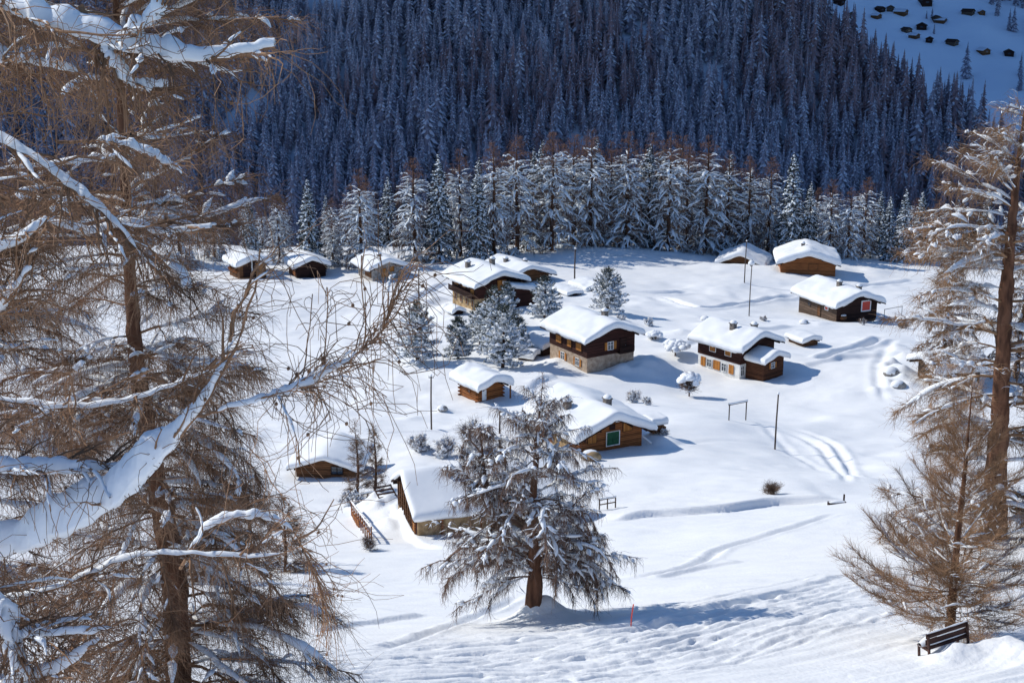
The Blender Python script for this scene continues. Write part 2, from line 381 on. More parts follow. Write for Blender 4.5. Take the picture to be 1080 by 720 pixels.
# ================================================================== GROUND
us = np.concatenate([-np.geomspace(.5, 3, 18)[::-1], np.linspace(-.49, .49, 520), np.geomspace(.5, 3, 18)])
ys = np.concatenate([np.linspace(-8, 16, 14)[:-1], 16 * np.exp(np.arange(0, 1500) * .0024), ])
ys = np.concatenate([ys[ys < 372], np.geomspace(372, 900, 40)])
UU, YY = np.meshgrid(us, ys)
XX = UU * np.maximum(YY, 10)
ZZ = height(XX.ravel(), YY.ravel()).reshape(XX.shape)
nr, nc = XX.shape
def grid_quads(nr, nc):
    a = (np.arange(nr - 1)[:, None] * nc + np.arange(nc - 1)[None]).ravel()
    return np.stack([a, a + 1, a + nc + 1, a + nc], 1)
go = link('snow_ground', np_mesh('snow_ground', np.stack([XX, YY, ZZ], -1).reshape(-1, 3), Q=grid_quads(nr, nc), mats=['snow'], smooth=True))
tag(go, None, None, kind='structure')

def hill_a(y): return -155 + .66 * (y - 760)
def hill_b(x): return -94 - .75 * (x - 238)
def hill_m(y): return -136 + .30 * (y - 1150)
def far_h(x, y):
    x = np.asarray(x, float); y = np.asarray(y, float)
    n = 9 * fbm(x / 120, y / 120, 70, 3)
    A = hill_a(y) + n; B = hill_b(x) + n * .6
    A = np.where(y > 1250, hill_a(1250) + .3 * (y - 1250), A)
    k = 10.0; sp_ = -k * np.log(np.exp(-np.clip(A, -230, 400) / k) + np.exp(-np.clip(B, -230, 400) / k))
    mead = hill_m(y) + 5 * fbm(x / 150, y / 150, 77, 3) + 1.2 * fbm(x / 28, y / 28, 78, 2)
    v = np.full(x.shape, -192.0) + 2 * fbm(x / 60, y / 60, 79, 2)
    return np.maximum(np.maximum(sp_, mead), v) + CAMZ
fx = np.arange(-900, 1101, 10.); fy = np.arange(600, 2001, 10.)
FX, FY = np.meshgrid(fx, fy); FZ = far_h(FX.ravel(), FY.ravel()).reshape(FX.shape)
fv = np.stack([FX, FY, FZ], -1).reshape(-1, 3)
fq = grid_quads(*FX.shape)
cen = fv[fq].mean(1)
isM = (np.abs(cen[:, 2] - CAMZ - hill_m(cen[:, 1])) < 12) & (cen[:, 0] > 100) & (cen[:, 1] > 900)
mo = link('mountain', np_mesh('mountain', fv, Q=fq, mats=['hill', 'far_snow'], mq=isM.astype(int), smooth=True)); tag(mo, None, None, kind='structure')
# unseen ridge added on the left, shaped to shade the far valley side
mx_ = np.linspace(-1400, -620, 60); my_ = np.linspace(560, 2600, 70); MX, MY = np.meshgrid(mx_, my_)
hh = 1750 * sstep(MX, -630, -900) * (1 - sstep(MX, -960, -1400)) * sstep(MY, 800, 985) * (1 + .05 * fbm(MX / 200, MY / 200, 81, 3))
ro = link('mountain', np_mesh('shading_ridge', np.stack([MX, MY, hh - 210 + CAMZ], -1).reshape(-1, 3), Q=grid_quads(*MX.shape), mats=['hill'], smooth=True)); tag(ro, None, None, kind='structure')
def far_pt(px, py, y0=700):
    d = ray(px, py); Y = np.linspace(y0, 1900, 4000); t = Y / d[1]
    zt = far_h(d[0] * t, Y); zr = d[2] * t + CAMZ; k = np.argmax(zr < zt)
    return np.array([d[0] * t[k], Y[k], zt[k]])
def project(p):
    p = np.asarray(p, float); q = p - np.array([0, 0, CAMZ])
    f = q[..., 1] * cp - q[..., 2] * sp; v = q[..., 1] * sp + q[..., 2] * cp
    return 540 + F * q[..., 0] / f, 360 - F * v / f

# ================================================================== TREES
def ramify(B, rB, Lb, rng, ns, sl, sang, nt, tl, te, tr, se=(0, -.2), swig=.1, twig=.12, tmin=.15, kS=5, kT=4, nm=2.0, tvar=.35, smin=.0):
    """side branches and twigs of the main branches B"""
    nb = len(B); i = rng.choice(nb, nb * ns, p=Lb / Lb.sum()); tt = rng.uniform(tmin, .97, len(i))
    p, h, e = sample(B, i, tt)
    L2 = sl * Lb[i] * (1.22 - tt) * rng.uniform(.45, 1.2, len(i)) + smin
    sgn = rng.choice([-1, 1], len(i))
    S = curves(p, h + sgn * rng.normal(sang, .25, len(i)), e + se[0] + rng.normal(0, .15, len(i)), e + se[1] + rng.normal(0, .2, len(i)), L2, kS, rng, swig)
    rs = np.minimum(rB[i] * .55, .012 * 0 + rB[i])
    RS = rs[:, None] * np.linspace(1, .35, kS)[None]
    T = None
    if nt > 0:
        j = rng.choice(len(S), len(S) * nt, p=L2 / L2.sum()); t2 = rng.uniform(.05, 1, len(j))
        p1, h1_, e1_ = sample(S, j, t2)
        k_ = rng.choice(nb, nb * int(nm * nt * ns / 3), p=Lb / Lb.sum()); t3 = rng.uniform(.25, 1, len(k_)) ** .8
        p2, h2_, e2_ = sample(B, k_, t3)
        pp = np.concatenate([p1, p2]); hh_ = np.concatenate([h1_, h2_]); ee = np.concatenate([e1_, e2_])
        n = len(pp)
        LL = tl * np.minimum(np.exp(rng.normal(0, tvar, n)), 1.9)
        T = curves(pp, hh_ + rng.choice([-1, 1], n) * rng.normal(.75, .45, n), ee * .6 + rng.normal(te[0], te[2], n), rng.normal(te[1], te[2], n), LL, kT, rng, twig)
    return S, RS, T, i
def snow_on(B, rB, rng, p, W, H, frac=(.1, .95), lump=.35, s=5, lift=None, whole=False):
    n, k, _ = B.shape; sel = rng.random(n) < p; B = B[sel]; rB = rB[sel] if np.ndim(rB) else rB
    n = len(B)
    if n == 0: return np.zeros((0, 3)), np.zeros((0, 4), int)
    t = np.linspace(0, 1, k)[None]
    prof = np.clip(np.sin(np.pi * np.clip((t - frac[0]) / (frac[1] - frac[0]), 0, 1)), 0, 1) ** .5
    nz = np.clip(1 + rng.normal(0, lump, (n, k)), .15, 2) * prof
    return caps(B, W * nz, H * nz, s, lift=0)
def conifer(seed, trunk, trad, nb, t0, lenf, e0f, e1f, rb, ns, sl, nt, tl, te, tr, snow, mats=('bark', 'twig', 'tree_snow'), wig=.07, kb=7,
            sang=.85, se=(0, -.2), bpow=.9, kS=5, kT=4, tside=3, smooth_tr=True, name='tree', bare=None, nm=2.0, twig=.12, lvar=.22, heads=None, tend=1.0, extra=None, tmin=.15, smin=0, tsnow=None):
    rng = np.random.default_rng(seed)
    trunk = np.asarray(trunk, float); trunk_s = smooth_line(trunk, 4); kt = len(trunk_s)
    TR = np.interp(np.linspace(0, 1, kt), np.linspace(0, 1, len(trad)), trad)
    t = t0 + (tend - t0) * np.sort(rng.random(nb) ** bpow)
    p0, _, _ = sample(trunk_s[None], np.zeros(nb, int), t * .995)
    L = lenf(t) * rng.uniform(1 - lvar, 1 + lvar * .6, nb)
    head = np.arange(nb) * 2.39996 + rng.normal(0, .3, nb) if heads is None else heads(rng, nb, t)
    B = curves(p0, head, e0f(t) + rng.normal(0, .1, nb), e1f(t) + rng.normal(0, .12, nb), L, kb, rng, wig)
    rB = rb * (L / L.max()) ** .75
    if extra is not None:
        B = np.concatenate([B, extra[0]]); rB = np.concatenate([rB, extra[1]]); L = np.concatenate([L, extra[2]]); t = np.concatenate([t, np.full(len(extra[1]), .5)])
    RB = rB[:, None] * np.linspace(1, .3, B.shape[1])[None]
    S, RS, T, S_i = ramify(B, rB, L, rng, ns, sl, sang, nt, tl, te, tr, se, twig=twig, kS=kS, kT=kT, nm=nm, tmin=tmin, smin=smin)
    bt, bc, bs = Bag(), Bag(), Bag()
    ks = 6; f_ = np.linspace(0, kt - 1, kt * ks); Pt = np.stack([np.interp(f_, np.arange(kt), trunk_s[:, c]) for c in range(3)], 1); Rt = np.interp(f_, np.arange(kt), TR)
    Vt, Qt = tubes(Pt[None], Rt[None], 14); an = np.tile(np.arange(14), len(Pt)) * 2 * np.pi / 14; rr_ = np.repeat(Rt, 14); ax = np.repeat(Pt, 14, 0)
    dd = .16 * fbm(np.cos(an) * 2.2 + seed, np.sin(an) * 2.2 + Vt[:, 2] / (rr_ * 2 + .12), seed, 3) + .10 * fbm(an * 2.2, Vt[:, 2] / (rr_ * 5 + .3), seed + 5, 2) * (np.abs(an - 3.1) < 2.9)
    bt.add((ax + (Vt - ax) * (1 + dd)[:, None], Qt))
    bc.add(tubes(B, RB, 4)); bc.add(tubes(S, RS, 3))
    if T is not None:
        nT = len(T); RT = (tr * rng.uniform(.7, 1.2, nT))[:, None] * np.linspace(1, .45, T.shape[1])[None]
        bc.add(tubes(T, RT, tside))
    (pm, wm, hm, ps, ws, hs) = snow
    if tsnow is not None and T is not None: bs.add(_so(T, rng, tsnow[0], np.full((len(T), 1), tsnow[1]), np.full((len(T), 1), tsnow[2]), s=4))
    tB = t; ok = np.ones(len(B), bool)
    ti = S_i
    okS = np.ones(len(S), bool)
    if bare is not None: ok = tB < bare + rng.normal(0, .03, len(tB)); okS = ok[ti]
    sc_ = (L / L.max())[:, None] ** .5
    if pm > 0 and ok.any(): bs.add(snow_on(B[ok], rB[ok], rng, pm, wm * sc_[ok], hm * sc_[ok], frac=(.04, 1.02)) if False else _so(B[ok], rng, pm, wm * sc_[ok], hm * sc_[ok]))
    if ps > 0 and okS.any(): bs.add(_so(S[okS], rng, ps, np.full((okS.sum(), 1), ws), np.full((okS.sum(), 1), hs)))
    return bt, bc, bs, dict(B=B, S=S, T=T, trunk=trunk_s)
def _so(B, rng, p, W, H, lump=.32, s=5):
    sel = rng.random(len(B)) < p; B = B[sel]; W = W[sel]; H = H[sel]
    if len(B) == 0: return np.zeros((0, 3)), np.zeros((0, 4), int)
    n, k, _ = B.shape
    if SO_UP[0]:
        f = np.linspace(0, k - 1, 2 * k); a_ = np.minimum(f.astype(int), k - 2); w_ = (f - a_)[None, :, None]
        B = B[:, a_] * (1 - w_) + B[:, a_ + 1] * w_; k = 2 * k
    t = np.linspace(0, 1, k)[None]
    c0 = rng.uniform(-.1, .35, (n, 1)); c1 = np.maximum(rng.uniform(.6, 1.1, (n, 1)), c0 + .3)
    prof = np.clip(np.sin(np.pi * np.clip((t - c0) / (c1 - c0), 0, 1)), 0, 1) ** .55
    nz = np.clip(1 + rng.normal(0, lump + .25 * SO_UP[0], (n, k)), .06, 2.2)
    if SO_UP[0]: nz = .5 * nz + .25 * (np.roll(nz, 1, 1) + np.roll(nz, -1, 1)); nz = np.where(rng.random((n, k)) < .12, .1, nz)
    return caps(B, W * nz * prof, H * nz * prof, s)
SO_UP = [1]
def build_tree(name, label, cat, loc, bags, mats, group=None, smooth=True, rz=0, snow_label=None):
    r = thing(name, label, cat, loc, rz, group)
    bt, bc, bs = bags[:3]
    link('trunk', bt.mesh('trunk', [mats[0]], True), r); link('crown', bc.mesh('crown', [mats[1]], False), r)
    if bs.n: link('snow_cover', bs.mesh('snow_cover', [mats[2]], smooth), r)
    return r

# ---- the larch in the middle of the picture
p = gp(563, 657); s = p[1] / 1500
def prof(a): return lambda t: np.interp(t, a[0], a[1])
H = 10.6
trunk = [(0, 0, -.6), (.05, 0, .6), (.02, 0, 2.2), (-.12, .1, 4.2), (.05, .1, 6.5), (.12, 0, 8.3), (.3, 0, 9.9)]
kk = 7
subs = []
def poly7(pts):
    P = smooth_line(pts, 6); return P[np.linspace(0, len(P) - 1, 7).astype(int)]
subs.append(poly7([(0, 0, 3.6), (-.9, .1, 4.1), (-1.7, .1, 4.6), (-2.2, .1, 5.6), (-2.4, .1, 6.9), (-2.5, 0, 8.6)]))
subs.append(poly7([(-1.7, .1, 4.6), (-2.4, .0, 5.4), (-3.2, -.1, 6.3), (-3.8, -.2, 6.8), (-4.2, -.3, 6.7)]))
subs.append(poly7([(0, 0, 3.2), (-1.3, -.3, 4.2), (-2.4, -.4, 3.7), (-3.6, -.5, 2.7), (-4.4, -.5, 1.9)]))
subs.append(poly7([(0, 0, 4.4), (1.2, -.2, 4.9), (2.4, -.3, 4.5), (3.0, -.3, 3.4)]))
subs.append(poly7([(0, 0, 6.2), (1.1, -.4, 6.3), (2.2, -.5, 6.1), (3.0, -.6, 6.2)]))
subs.append(poly7([(-2.2, .1, 5.6), (-2.8, .2, 6.6), (-3.2, .3, 7.0), (-3.4, .3, 6.4)]))
subs.append(poly7([(-2.4, .1, 6.9), (-1.8, .2, 7.6), (-1.5, .3, 7.5), (-1.3, .3, 6.6)]))
subs.append(poly7([(-2.4, .1, 7.2), (-3.0, .2, 7.9), (-3.3, .3, 7.7), (-3.4, .3, 6.9)]))
ex = (np.array(subs), np.array([.13, .07, .1, .08, .06, .05, .05, .05]), np.array([5.5, 3., 4.5, 3.6, 3., 2.2, 2, 2.]))
def side_heads(rng, n, t):
    h = np.arange(n) * 2.39996 + rng.normal(0, .3, n); h = (h + np.pi) % (2 * np.pi) - np.pi
    toward = (np.abs(h + np.pi / 2) < .95) & ((t < .36) | ((t < .48) & (rng.random(n) < .5)))
    return np.where(toward, np.where(h > -np.pi / 2, rng.uniform(-.5, .7, n), np.pi + rng.uniform(-.7, .5, n)), h)
bags = conifer(11, trunk, [.46, .36, .29, .21, .14, .08, .02], 110, .21, prof(([0, .2, .3, .45, .6, .8, 1], [3.9, 4.4, 4.7, 4.5, 3.8, 2.6, 1.1])), prof(([0, .3, .7, 1], [.3, .35, .5, 1.0])),
               prof(([0, .3, .7, 1], [-.45, -.65, -.6, .3])), .065, 11, .34, 11, .55, (-.8, -1.4, .4), .0085, (.95, .15, .12, .88, .105, .085), wig=.17, lvar=.45, tsnow=(.45, .026, .02), heads=side_heads, bpow=1.15, extra=ex, twig=.25)
ldr = conifer(12, [(-1.75, .1, 4.4), (-2.2, .1, 5.6), (-2.4, .1, 6.9), (-2.5, 0, 8.8)], [.13, .1, .07, .02], 30, .05, prof(([0, .5, 1], [2.2, 1.8, .6])), prof(([0, 1], [.2, .9])), prof(([0, 1], [-1.0, -.3])),
               .04, 7, .36, 9, .5, (-.9, -1.4, .4), .0105, (.9, .13, .11, .85, .1, .08), wig=.15, twig=.25, tsnow=(.45, .026, .02))
for A_, B_ in zip(bags[:3], ldr[:3]):
    for V_, Q_, m_ in zip(B_.V, B_.Q, B_.m):
        A_.add((V_, Q_ - Q_.min()), 0)
rng = np.random.default_rng(3)
# snow plastered on the trunk and heaped at its foot
zz = np.linspace(.3, 3.0, 9); bags[2].add(caps(np.array([[(.24 + .05 * math.sin(z * 3), -.2, z) for z in zz]]), np.full((1, 9), .2), np.full((1, 9), .1), 6))
build_tree('larch_tree', 'large solitary larch with drooping snow-caked branches in the middle of the snowy meadow', 'tree', p, bags, ('bark_red', 'twig_dark', 'tree_snow'))

# ---- the small larch behind the bench
p = gp(1001, 668); H = 10.6
trunk = [(0, 0, -.5), (0, 0, 1.5), (-.03, 0, 4), (.02, 0, 7), (0, 0, H)]
bags = conifer(21, trunk, [.2, .165, .13, .08, .015], 110, .17, prof(([0, .12, .3, .6, .85, 1], [4.3, 4.7, 4.5, 3.2, 1.6, .4])), prof(([0, .3, 1], [-.08, .1, .8])),
               prof(([0, .3, 1], [.35, .62, 1.1])), .03, 16, .36, 11, .42, (.3, .7, .4), .0045, (.6, .085, .07, .16, .05, .04), wig=.07, twig=.16, tmin=.08, bpow=1.1)
build_tree('larch_tree', 'bare golden brown young larch with upturned branches right behind the bench', 'tree', p, bags, ('bark_red', 'twig_gold', 'tree_snow'))

# ---- the tall larch at the right edge
p = gp(1046, 566); H = 28
trunk = [(0, 0, -.8), (-.05, 0, 3), (-.3, 0, 9), (-.6, 0, 16), (-.7, 0, 22), (-.6, 0, H)]
bags = conifer(31, trunk, [1.0, .72, .55, .42, .25, .04], 120, .1, prof(([0, .15, .4, .6, .8, 1], [4.5, 6.8, 7.6, 6.6, 5.0, 1.2])), prof(([0, .3, .7, 1], [-.1, .05, .2, .7])),
               prof(([0, .3, .7, 1], [-.55, -.5, -.15, .4])), .11, 13, .36, 14, .95, (-.35, -.45, .6), .0105, (.95, .33, .28, .5, .17, .14), wig=.12, twig=.22, lvar=.4, heads=lambda rng, n, t: np.where(rng.random(n) < .5, rng.choice([-1, 1], n) * rng.uniform(0, 1.0, n) - np.pi / 2 * 0 + np.where(rng.random(n) < .6, np.pi, 0), rng.uniform(-np.pi, np.pi, n)), tsnow=(.12, .03, .025))
build_tree('larch_tree', 'tall thick-trunked larch with snow on its boughs at the right edge', 'tree', p, bags, ('bark_red', 'twig_gold', 'tree_snow'))
# ---- the snowy one behind it
for (px, py, H_, seed, lab) in [(994, 388, 19, 41, 'snow-laden larch behind the tall larch, left of its trunk'), (1072, 395, 20, 42, 'snow-laden larch behind the tall larch, right of its trunk')]:
    p = gp(px, py)
    bags = conifer(seed, [(0, 0, -1), (0, 0, 6), (.1, 0, 12), (0, 0, H_)], [.4, .33, .2, .03], 100, .06, prof(([0, .2, .5, .8, 1], [4.0, 5.0, 4.3, 2.4, .5])), prof(([0, 1], [.05, .5])), prof(([0, 1], [-.8, -.2])),
                   .09, 7, .4, 5, .7, (-.8, -1.1, .4), .03, (.8, .28, .22, .5, .16, .13), wig=.09)
    build_tree('larch_tree', lab, 'tree', p, bags, ('bark', 'twig', 'tree_snow'))

# ---- the foreground larch on the left
bx = at(196, 800, 27); bz = h1(bx[0], bx[1])
def loc_of(px, py, Y, o): q = at(px, py, Y); return tuple(q - o)
o = np.array([bx[0], bx[1], bz])
trunk = [(0, 0, -.8), loc_of(188, 720, 27, o), loc_of(182, 600, 27, o), loc_of(160, 480, 27, o), loc_of(143, 370, 27, o), loc_of(134, 230, 27, o), loc_of(126, 90, 27, o), loc_of(120, -60, 27, o), loc_of(118, -150, 27, o)]
heads = lambda rng, n, t: np.where(rng.random(n) < .25, rng.uniform(-2.2, -.9, n), rng.uniform(-np.pi, np.pi, n))
bags = conifer(51, trunk, [.34, .27, .24, .19, .14, .095, .07, .05, .02], 185, .08, prof(([0, .2, .42, .55, .68, .85, 1], [3.3, 3.6, 3.1, 2.2, 3.2, 2.8, 1.0])), prof(([0, .4, 1], [-.05, .1, .6])), prof(([0, .4, 1], [-.6, -.5, .2])),
               .042, 14, .38, 13, .6, (-.35, -.9, .5), .0043, (.8, .12, .1, .4, .06, .05), wig=.13, twig=.24, lvar=.4)
build_tree('larch_tree', 'brown bare larch with leaning trunk filling the left of the view', 'tree', tuple(o), bags, ('bark_red', 'twig_near', 'tree_snow'))

# ---- another one behind it, close to the left edge
bx2 = at(-28, 800, 35); o2 = np.array([bx2[0], bx2[1], h1(bx2[0], bx2[1])])
bags = conifer(56, [(0, 0, -.8), (.1, 0, 4), (.2, .1, 9), (.1, 0, 14), (.1, 0, 22)], [.36, .28, .2, .12, .03], 130, .06, prof(([0, .2, .5, .8, 1], [4.2, 4.6, 4.4, 3.0, .8])), prof(([0, .4, 1], [-.05, .1, .6])), prof(([0, .4, 1], [-.6, -.5, .2])),
               .045, 12, .38, 12, .65, (-.35, -.9, .5), .0055, (.7, .14, .12, .35, .07, .06), wig=.13, twig=.24, lvar=.4)
build_tree('larch_tree', 'bare brown larch at the left edge behind the leaning larch', 'tree', tuple(o2), bags, ('bark_red', 'twig_near', 'tree_snow'))

# ---- the nearest larch, trunk outside the frame, boughs reaching in
o = np.array([-5.3, 10.4, 0.]); o[2] = h1(o[0], o[1])
tr_ = [(0, 0, -.5), (.05, 0, 2), (0, 0, 5), (.05, .1, 8), (0, 0, 11)]
def bough(pts): return np.array([np.array(at(*q)) - o for q in pts])
BO = [
 ([(-190,640,10.3),(-60,600,9.9),(30,574,9.6),(95,545,9.4),(150,505,9.3),(205,440,9.2),(245,375,9.1),(268,310,9.1),(273,262,9.1)], .043, 1.0, (.14,.22), (.10,.84)),
 ([(205,440,9.2),(250,428,9.1),(310,412,9.0),(360,385,8.9),(405,345,8.9),(425,300,8.9)], .011, .6, (.035,.05), (.1,.7)),
 ([(-150,-70,10),(-40,-10,9.6),(40,22,9.4),(110,44,9.3),(165,60,9.2),(225,64,9.2),(292,50,9.2)], .035, .9, (.07,.115), (.05,1.05)),
 ([(85,5,9.4),(105,40,9.3),(120,66,9.2),(140,92,9.2),(176,93,9.2)], .022, .5, (.05,.07), (.3,1.05)),
 ([(110,46,9.3),(130,42,9.2),(155,25,9.2),(172,8,9.2)], .015, .4, (.045,.09), (.2,1.05)),
 ([(-150,40,10),(-60,58,9.6),(0,64,9.5),(45,70,9.4),(85,78,9.4)], .025, .6, (.06,.09), (.1,1.0)),
 ([(-150,330,10),(-60,290,9.7),(0,266,9.5),(28,252,9.4),(50,232,9.4)], .03, .6, (.08,.11), (.2,1.0)),
 ([(-150,470,10),(-60,380,9.7),(0,325,9.5),(22,298,9.4),(42,268,9.4)], .03, .6, (.08,.13), (.2,.95)),
 ([(-150,470,10),(-60,492,9.8),(0,496,9.6),(55,496,9.5),(112,494,9.5),(150,470,9.5)], .022, .6, (.06,.09), (.15,.9)),
 ([(-150,800,10),(-40,745,9.7),(20,722,9.5),(62,706,9.4),(106,676,9.4)], .03, .7, (.07,.12), (.1,1.0)),
 ([(-150,640,10),(-40,660,9.7),(15,672,9.5),(60,667,9.4),(100,666,9.4),(150,655,9.4)], .018, .5, (.045,.06), (.2,.9)),
 ([(-150,560,10),(-50,620,9.7),(0,640,9.5),(18,690,9.4),(30,730,9.4)], .025, .5, (.08,.1), (.3,1.)),
 ([(-150,100,10.6),(-20,140,10.4),(40,170,10.2),(85,205,10.1),(125,240,10),(165,285,10),(200,310,10)], .026, .7, (.035,.055), (.2,.9)),
 ([(-150,190,11),(-20,200,10.8),(40,230,10.6),(90,245,10.5),(135,238,10.4),(170,246,10.4),(222,241,10.3)], .022, .6, (.035,.06), (.55,1.05)),
 ([(60,150,11),(110,150,11),(150,158,11),(175,172,11),(192,184,11)], .015, .4, (.05,.06), (.3,1.)),
 ([(-150,430,11),(-20,420,10.8),(60,430,10.6),(130,425,10.5),(200,400,10.4),(260,370,10.3)], .02, .6, (.03,.04), (.1,.9)),
 ([(-150,700,11),(-20,640,10.8),(60,620,10.6),(130,590,10.5),(190,585,10.4),(290,585,10.3),(345,560,10.2)], .022, .6, (.04,.04), (.1,.9)),
 ([(190,600,12),(215,560,12),(250,545,12),(300,552,12),(330,600,12),(345,650,12)], .016, .5, (.05,.06), (.1,.6)),
]
rng = np.random.default_rng(77)
bt, bc, bs = Bag(), Bag(), Bag()
ts = smooth_line(tr_, 4); bt.add(tubes(ts[None], np.linspace(.3, .08, len(ts))[None], 10))
MAIN = []; rM = []; LM = []
for pts, r_, dens, (sw, sh), (f0, f1) in BO:
    P = smooth_line(bough(pts), 8); n = 40
    d = np.concatenate([[0], np.cumsum(np.linalg.norm(np.diff(P, axis=0), axis=1))]); q = np.linspace(0, d[-1], n)
    P = np.stack([np.interp(q, d, P[:, c]) for c in range(3)], 1); P += rng.normal(0, .006, P.shape)
    bc.add(tubes(P[None], (r_ * np.linspace(1, .13, n))[None], 7))
    n2 = 150; f2 = np.linspace(0, n - 1, n2); Ps = np.stack([np.interp(f2, np.arange(n), P[:, c]) for c in range(3)], 1)
    t = np.linspace(0, 1, n2); pr = np.clip(np.sin(np.pi * np.clip((t - f0) / (f1 - f0), 0, 1)), 0, 1) ** .4; sd_ = r_ * 700 + len(LM) * 13.7
    nz = pr * np.clip(1 + .30 * fbm(t * 8, t * 0 + sd_, 91, 3) + .14 * fbm(t * 34, t * 0 + sd_, 92, 3), .05, 2)
    W_ = sw * nz * (1 + .12 * fbm(t * 20, t * 0 + sd_ + 5, 93, 2)); H_ = sh * nz
    Ps[:, 2] += r_ * .4
    Vs, Qs = caps(Ps[None], W_[None], H_[None], 16, under=.2, steep=True)
    Vs += .16 * sw * np.stack([fbm(Vs[:, 0] * 9 + sd_, Vs[:, 2] * 9, 94, 3), fbm(Vs[:, 1] * 9, Vs[:, 2] * 9 + sd_, 95, 3), fbm(Vs[:, 0] * 9 + sd_, Vs[:, 1] * 9 + Vs[:, 2] * 5, 96, 3)], 1) * np.repeat(np.minimum(nz, 1), 16)[:, None]
    bs.add((Vs, Qs))
    idx = np.linspace(0, n - 1, 7).astype(int)
    MAIN.append(P[idx]); rM.append(r_); LM.append(d[-1])
MAIN = np.array(MAIN); rM = np.array(rM); LM = np.array(LM)
S, RS, T, _ = ramify(MAIN, np.minimum(rM, .022), np.minimum(LM, 1.9), rng, 24, .40, .7, 7, .40, (-.25, -.7, .5), .0026, se=(.1, -.25), swig=.2, twig=.34, nm=1.6, tmin=.15, smin=.2, tvar=.5, kS=7, kT=6)
bc.add(tubes(S, np.maximum(RS, .0035), 4)); bc.add(tubes(T, np.full(T.shape[:2], 1.) * np.linspace(.0034, .0018, T.shape[1])[None], 3))
bs.add(_so(S, rng, .4, np.full((len(S), 1), .018), np.full((len(S), 1), .017)))
# little cones on the twigs
ci = rng.integers(0, len(T), 420); cpz = T[ci, 2]
Pc = cpz[:, None] + np.linspace(-.014, .014, 4)[None, :, None] * np.array([.3, .2, .9]); bc.add(tubes(Pc, np.tile(np.array([[.004, .012, .012, .003]]), (len(ci), 1)), 5))
build_tree('larch_tree', 'nearest larch, thick snow-covered boughs reaching in from the left edge', 'tree', tuple(o), (bt, bc, bs), ('bark', 'twig_near', 'tree_snow'))

# ---- young and middling trees round the village
def larch_small(px, py, H_, W_, seed, label, sn=.6, mats=('bark', 'twig', 'tree_snow'), nt=5, tr=.011, nb=50):
    p = gp(px, py)
    bags = conifer(seed, [(0, 0, -.5), (.03 * H_, 0, H_ * .4), (0, 0, H_)], [.022 * H_, .015 * H_, .01], nb, .08, prof(([0, .2, .6, 1], [W_ * .9, W_, W_ * .7, .15])), prof(([0, 1], [.1, .9])), prof(([0, 1], [-.1, 1.])),
                   .04, 6, .45, nt, .45, (-.1, -.2, .6), tr, (sn, .1, .08, sn * .5, .07, .06))
    return build_tree('larch_tree', label, 'tree', p, bags, mats)
larch_small(376, 522, 8.2, 1.5, 61, 'slim bare young larch above the snow ramp, left one of two', .35)
larch_small(395, 518, 7.6, 1.3, 62, 'slim bare young larch above the fenced snow ramp, right one of two', .35)
larch_small(262, 590, 9, 2.6, 63, 'bushy brown snow-flecked larch seen between the left boughs', .5, nt=9)
larch_small(300, 600, 6, 2.2, 64, 'low bushy snow-flecked larch beside the left trunk', .55, nt=9)
larch_small(205, 610, 9, 2.6, 65, 'bushy brown larch behind the leaning left trunk', .55, nt=9)

def pine(px, py, H_, W_, seed, label, grp='snow-covered pines between the chalets'):
    p = gp(px, py)
    bags = conifer(seed, [(0, 0, -.6), (.02 * H_, 0, H_ * .5), (0, 0, H_)], [.03 * H_, .02 * H_, .02], 120, .10, prof(([0, .15, .4, .7, .9, 1], [W_ * 1.0, W_ * 1.15, W_ * 1.1, W_ * .78, W_ * .42, .3])), prof(([0, .5, 1], [-.1, .2, .9])), prof(([0, .5, 1], [.05, .5, 1.2])),
                   .05, 8, .4, 4, .34, (.35, .6, .5), .035, (.9, .34, .3, .97, .36, .3), lvar=.3, kb=5, kS=4, kT=3, se=(0, .3))
    return build_tree('pine_tree', label, 'tree', p, bags, ('bark', 'pine_needle', 'tree_snow'), group=grp)
for a in [(440, 383, 9.4, 3.1, 71, 'broad snow-covered pine left of the smaller spire-shaped pine'),
          (483, 377, 6.4, 2.1, 72, 'small pointed snowy pine between the broad pine and the pine clump'),
          (530, 388, 9.6, 3.5, 73, 'lowest and thickest snowy pine of the clump behind the log cabin'),
          (521, 368, 10.5, 3.2, 74, 'tall snow-caked pine in the middle of the pine clump'),
          (534, 345, 7.6, 2.4, 75, 'snowy pine of the clump right below the big dark chalet'),
          (506, 362, 6.6, 2.3, 76, 'slender snowy pine at the left of the pine clump'),
          (543, 372, 6.4, 1.9, 79, 'snowy pine at the right of the clump beside the low shed'),
          (574, 335, 7.2, 2.6, 77, 'rounded snow-dusted pine right of the big dark chalet'),
          (640, 331, 7.8, 3.0, 78, 'rounded snow-dusted pine behind the masonry-based chalet roof')]:
    pine(*a)

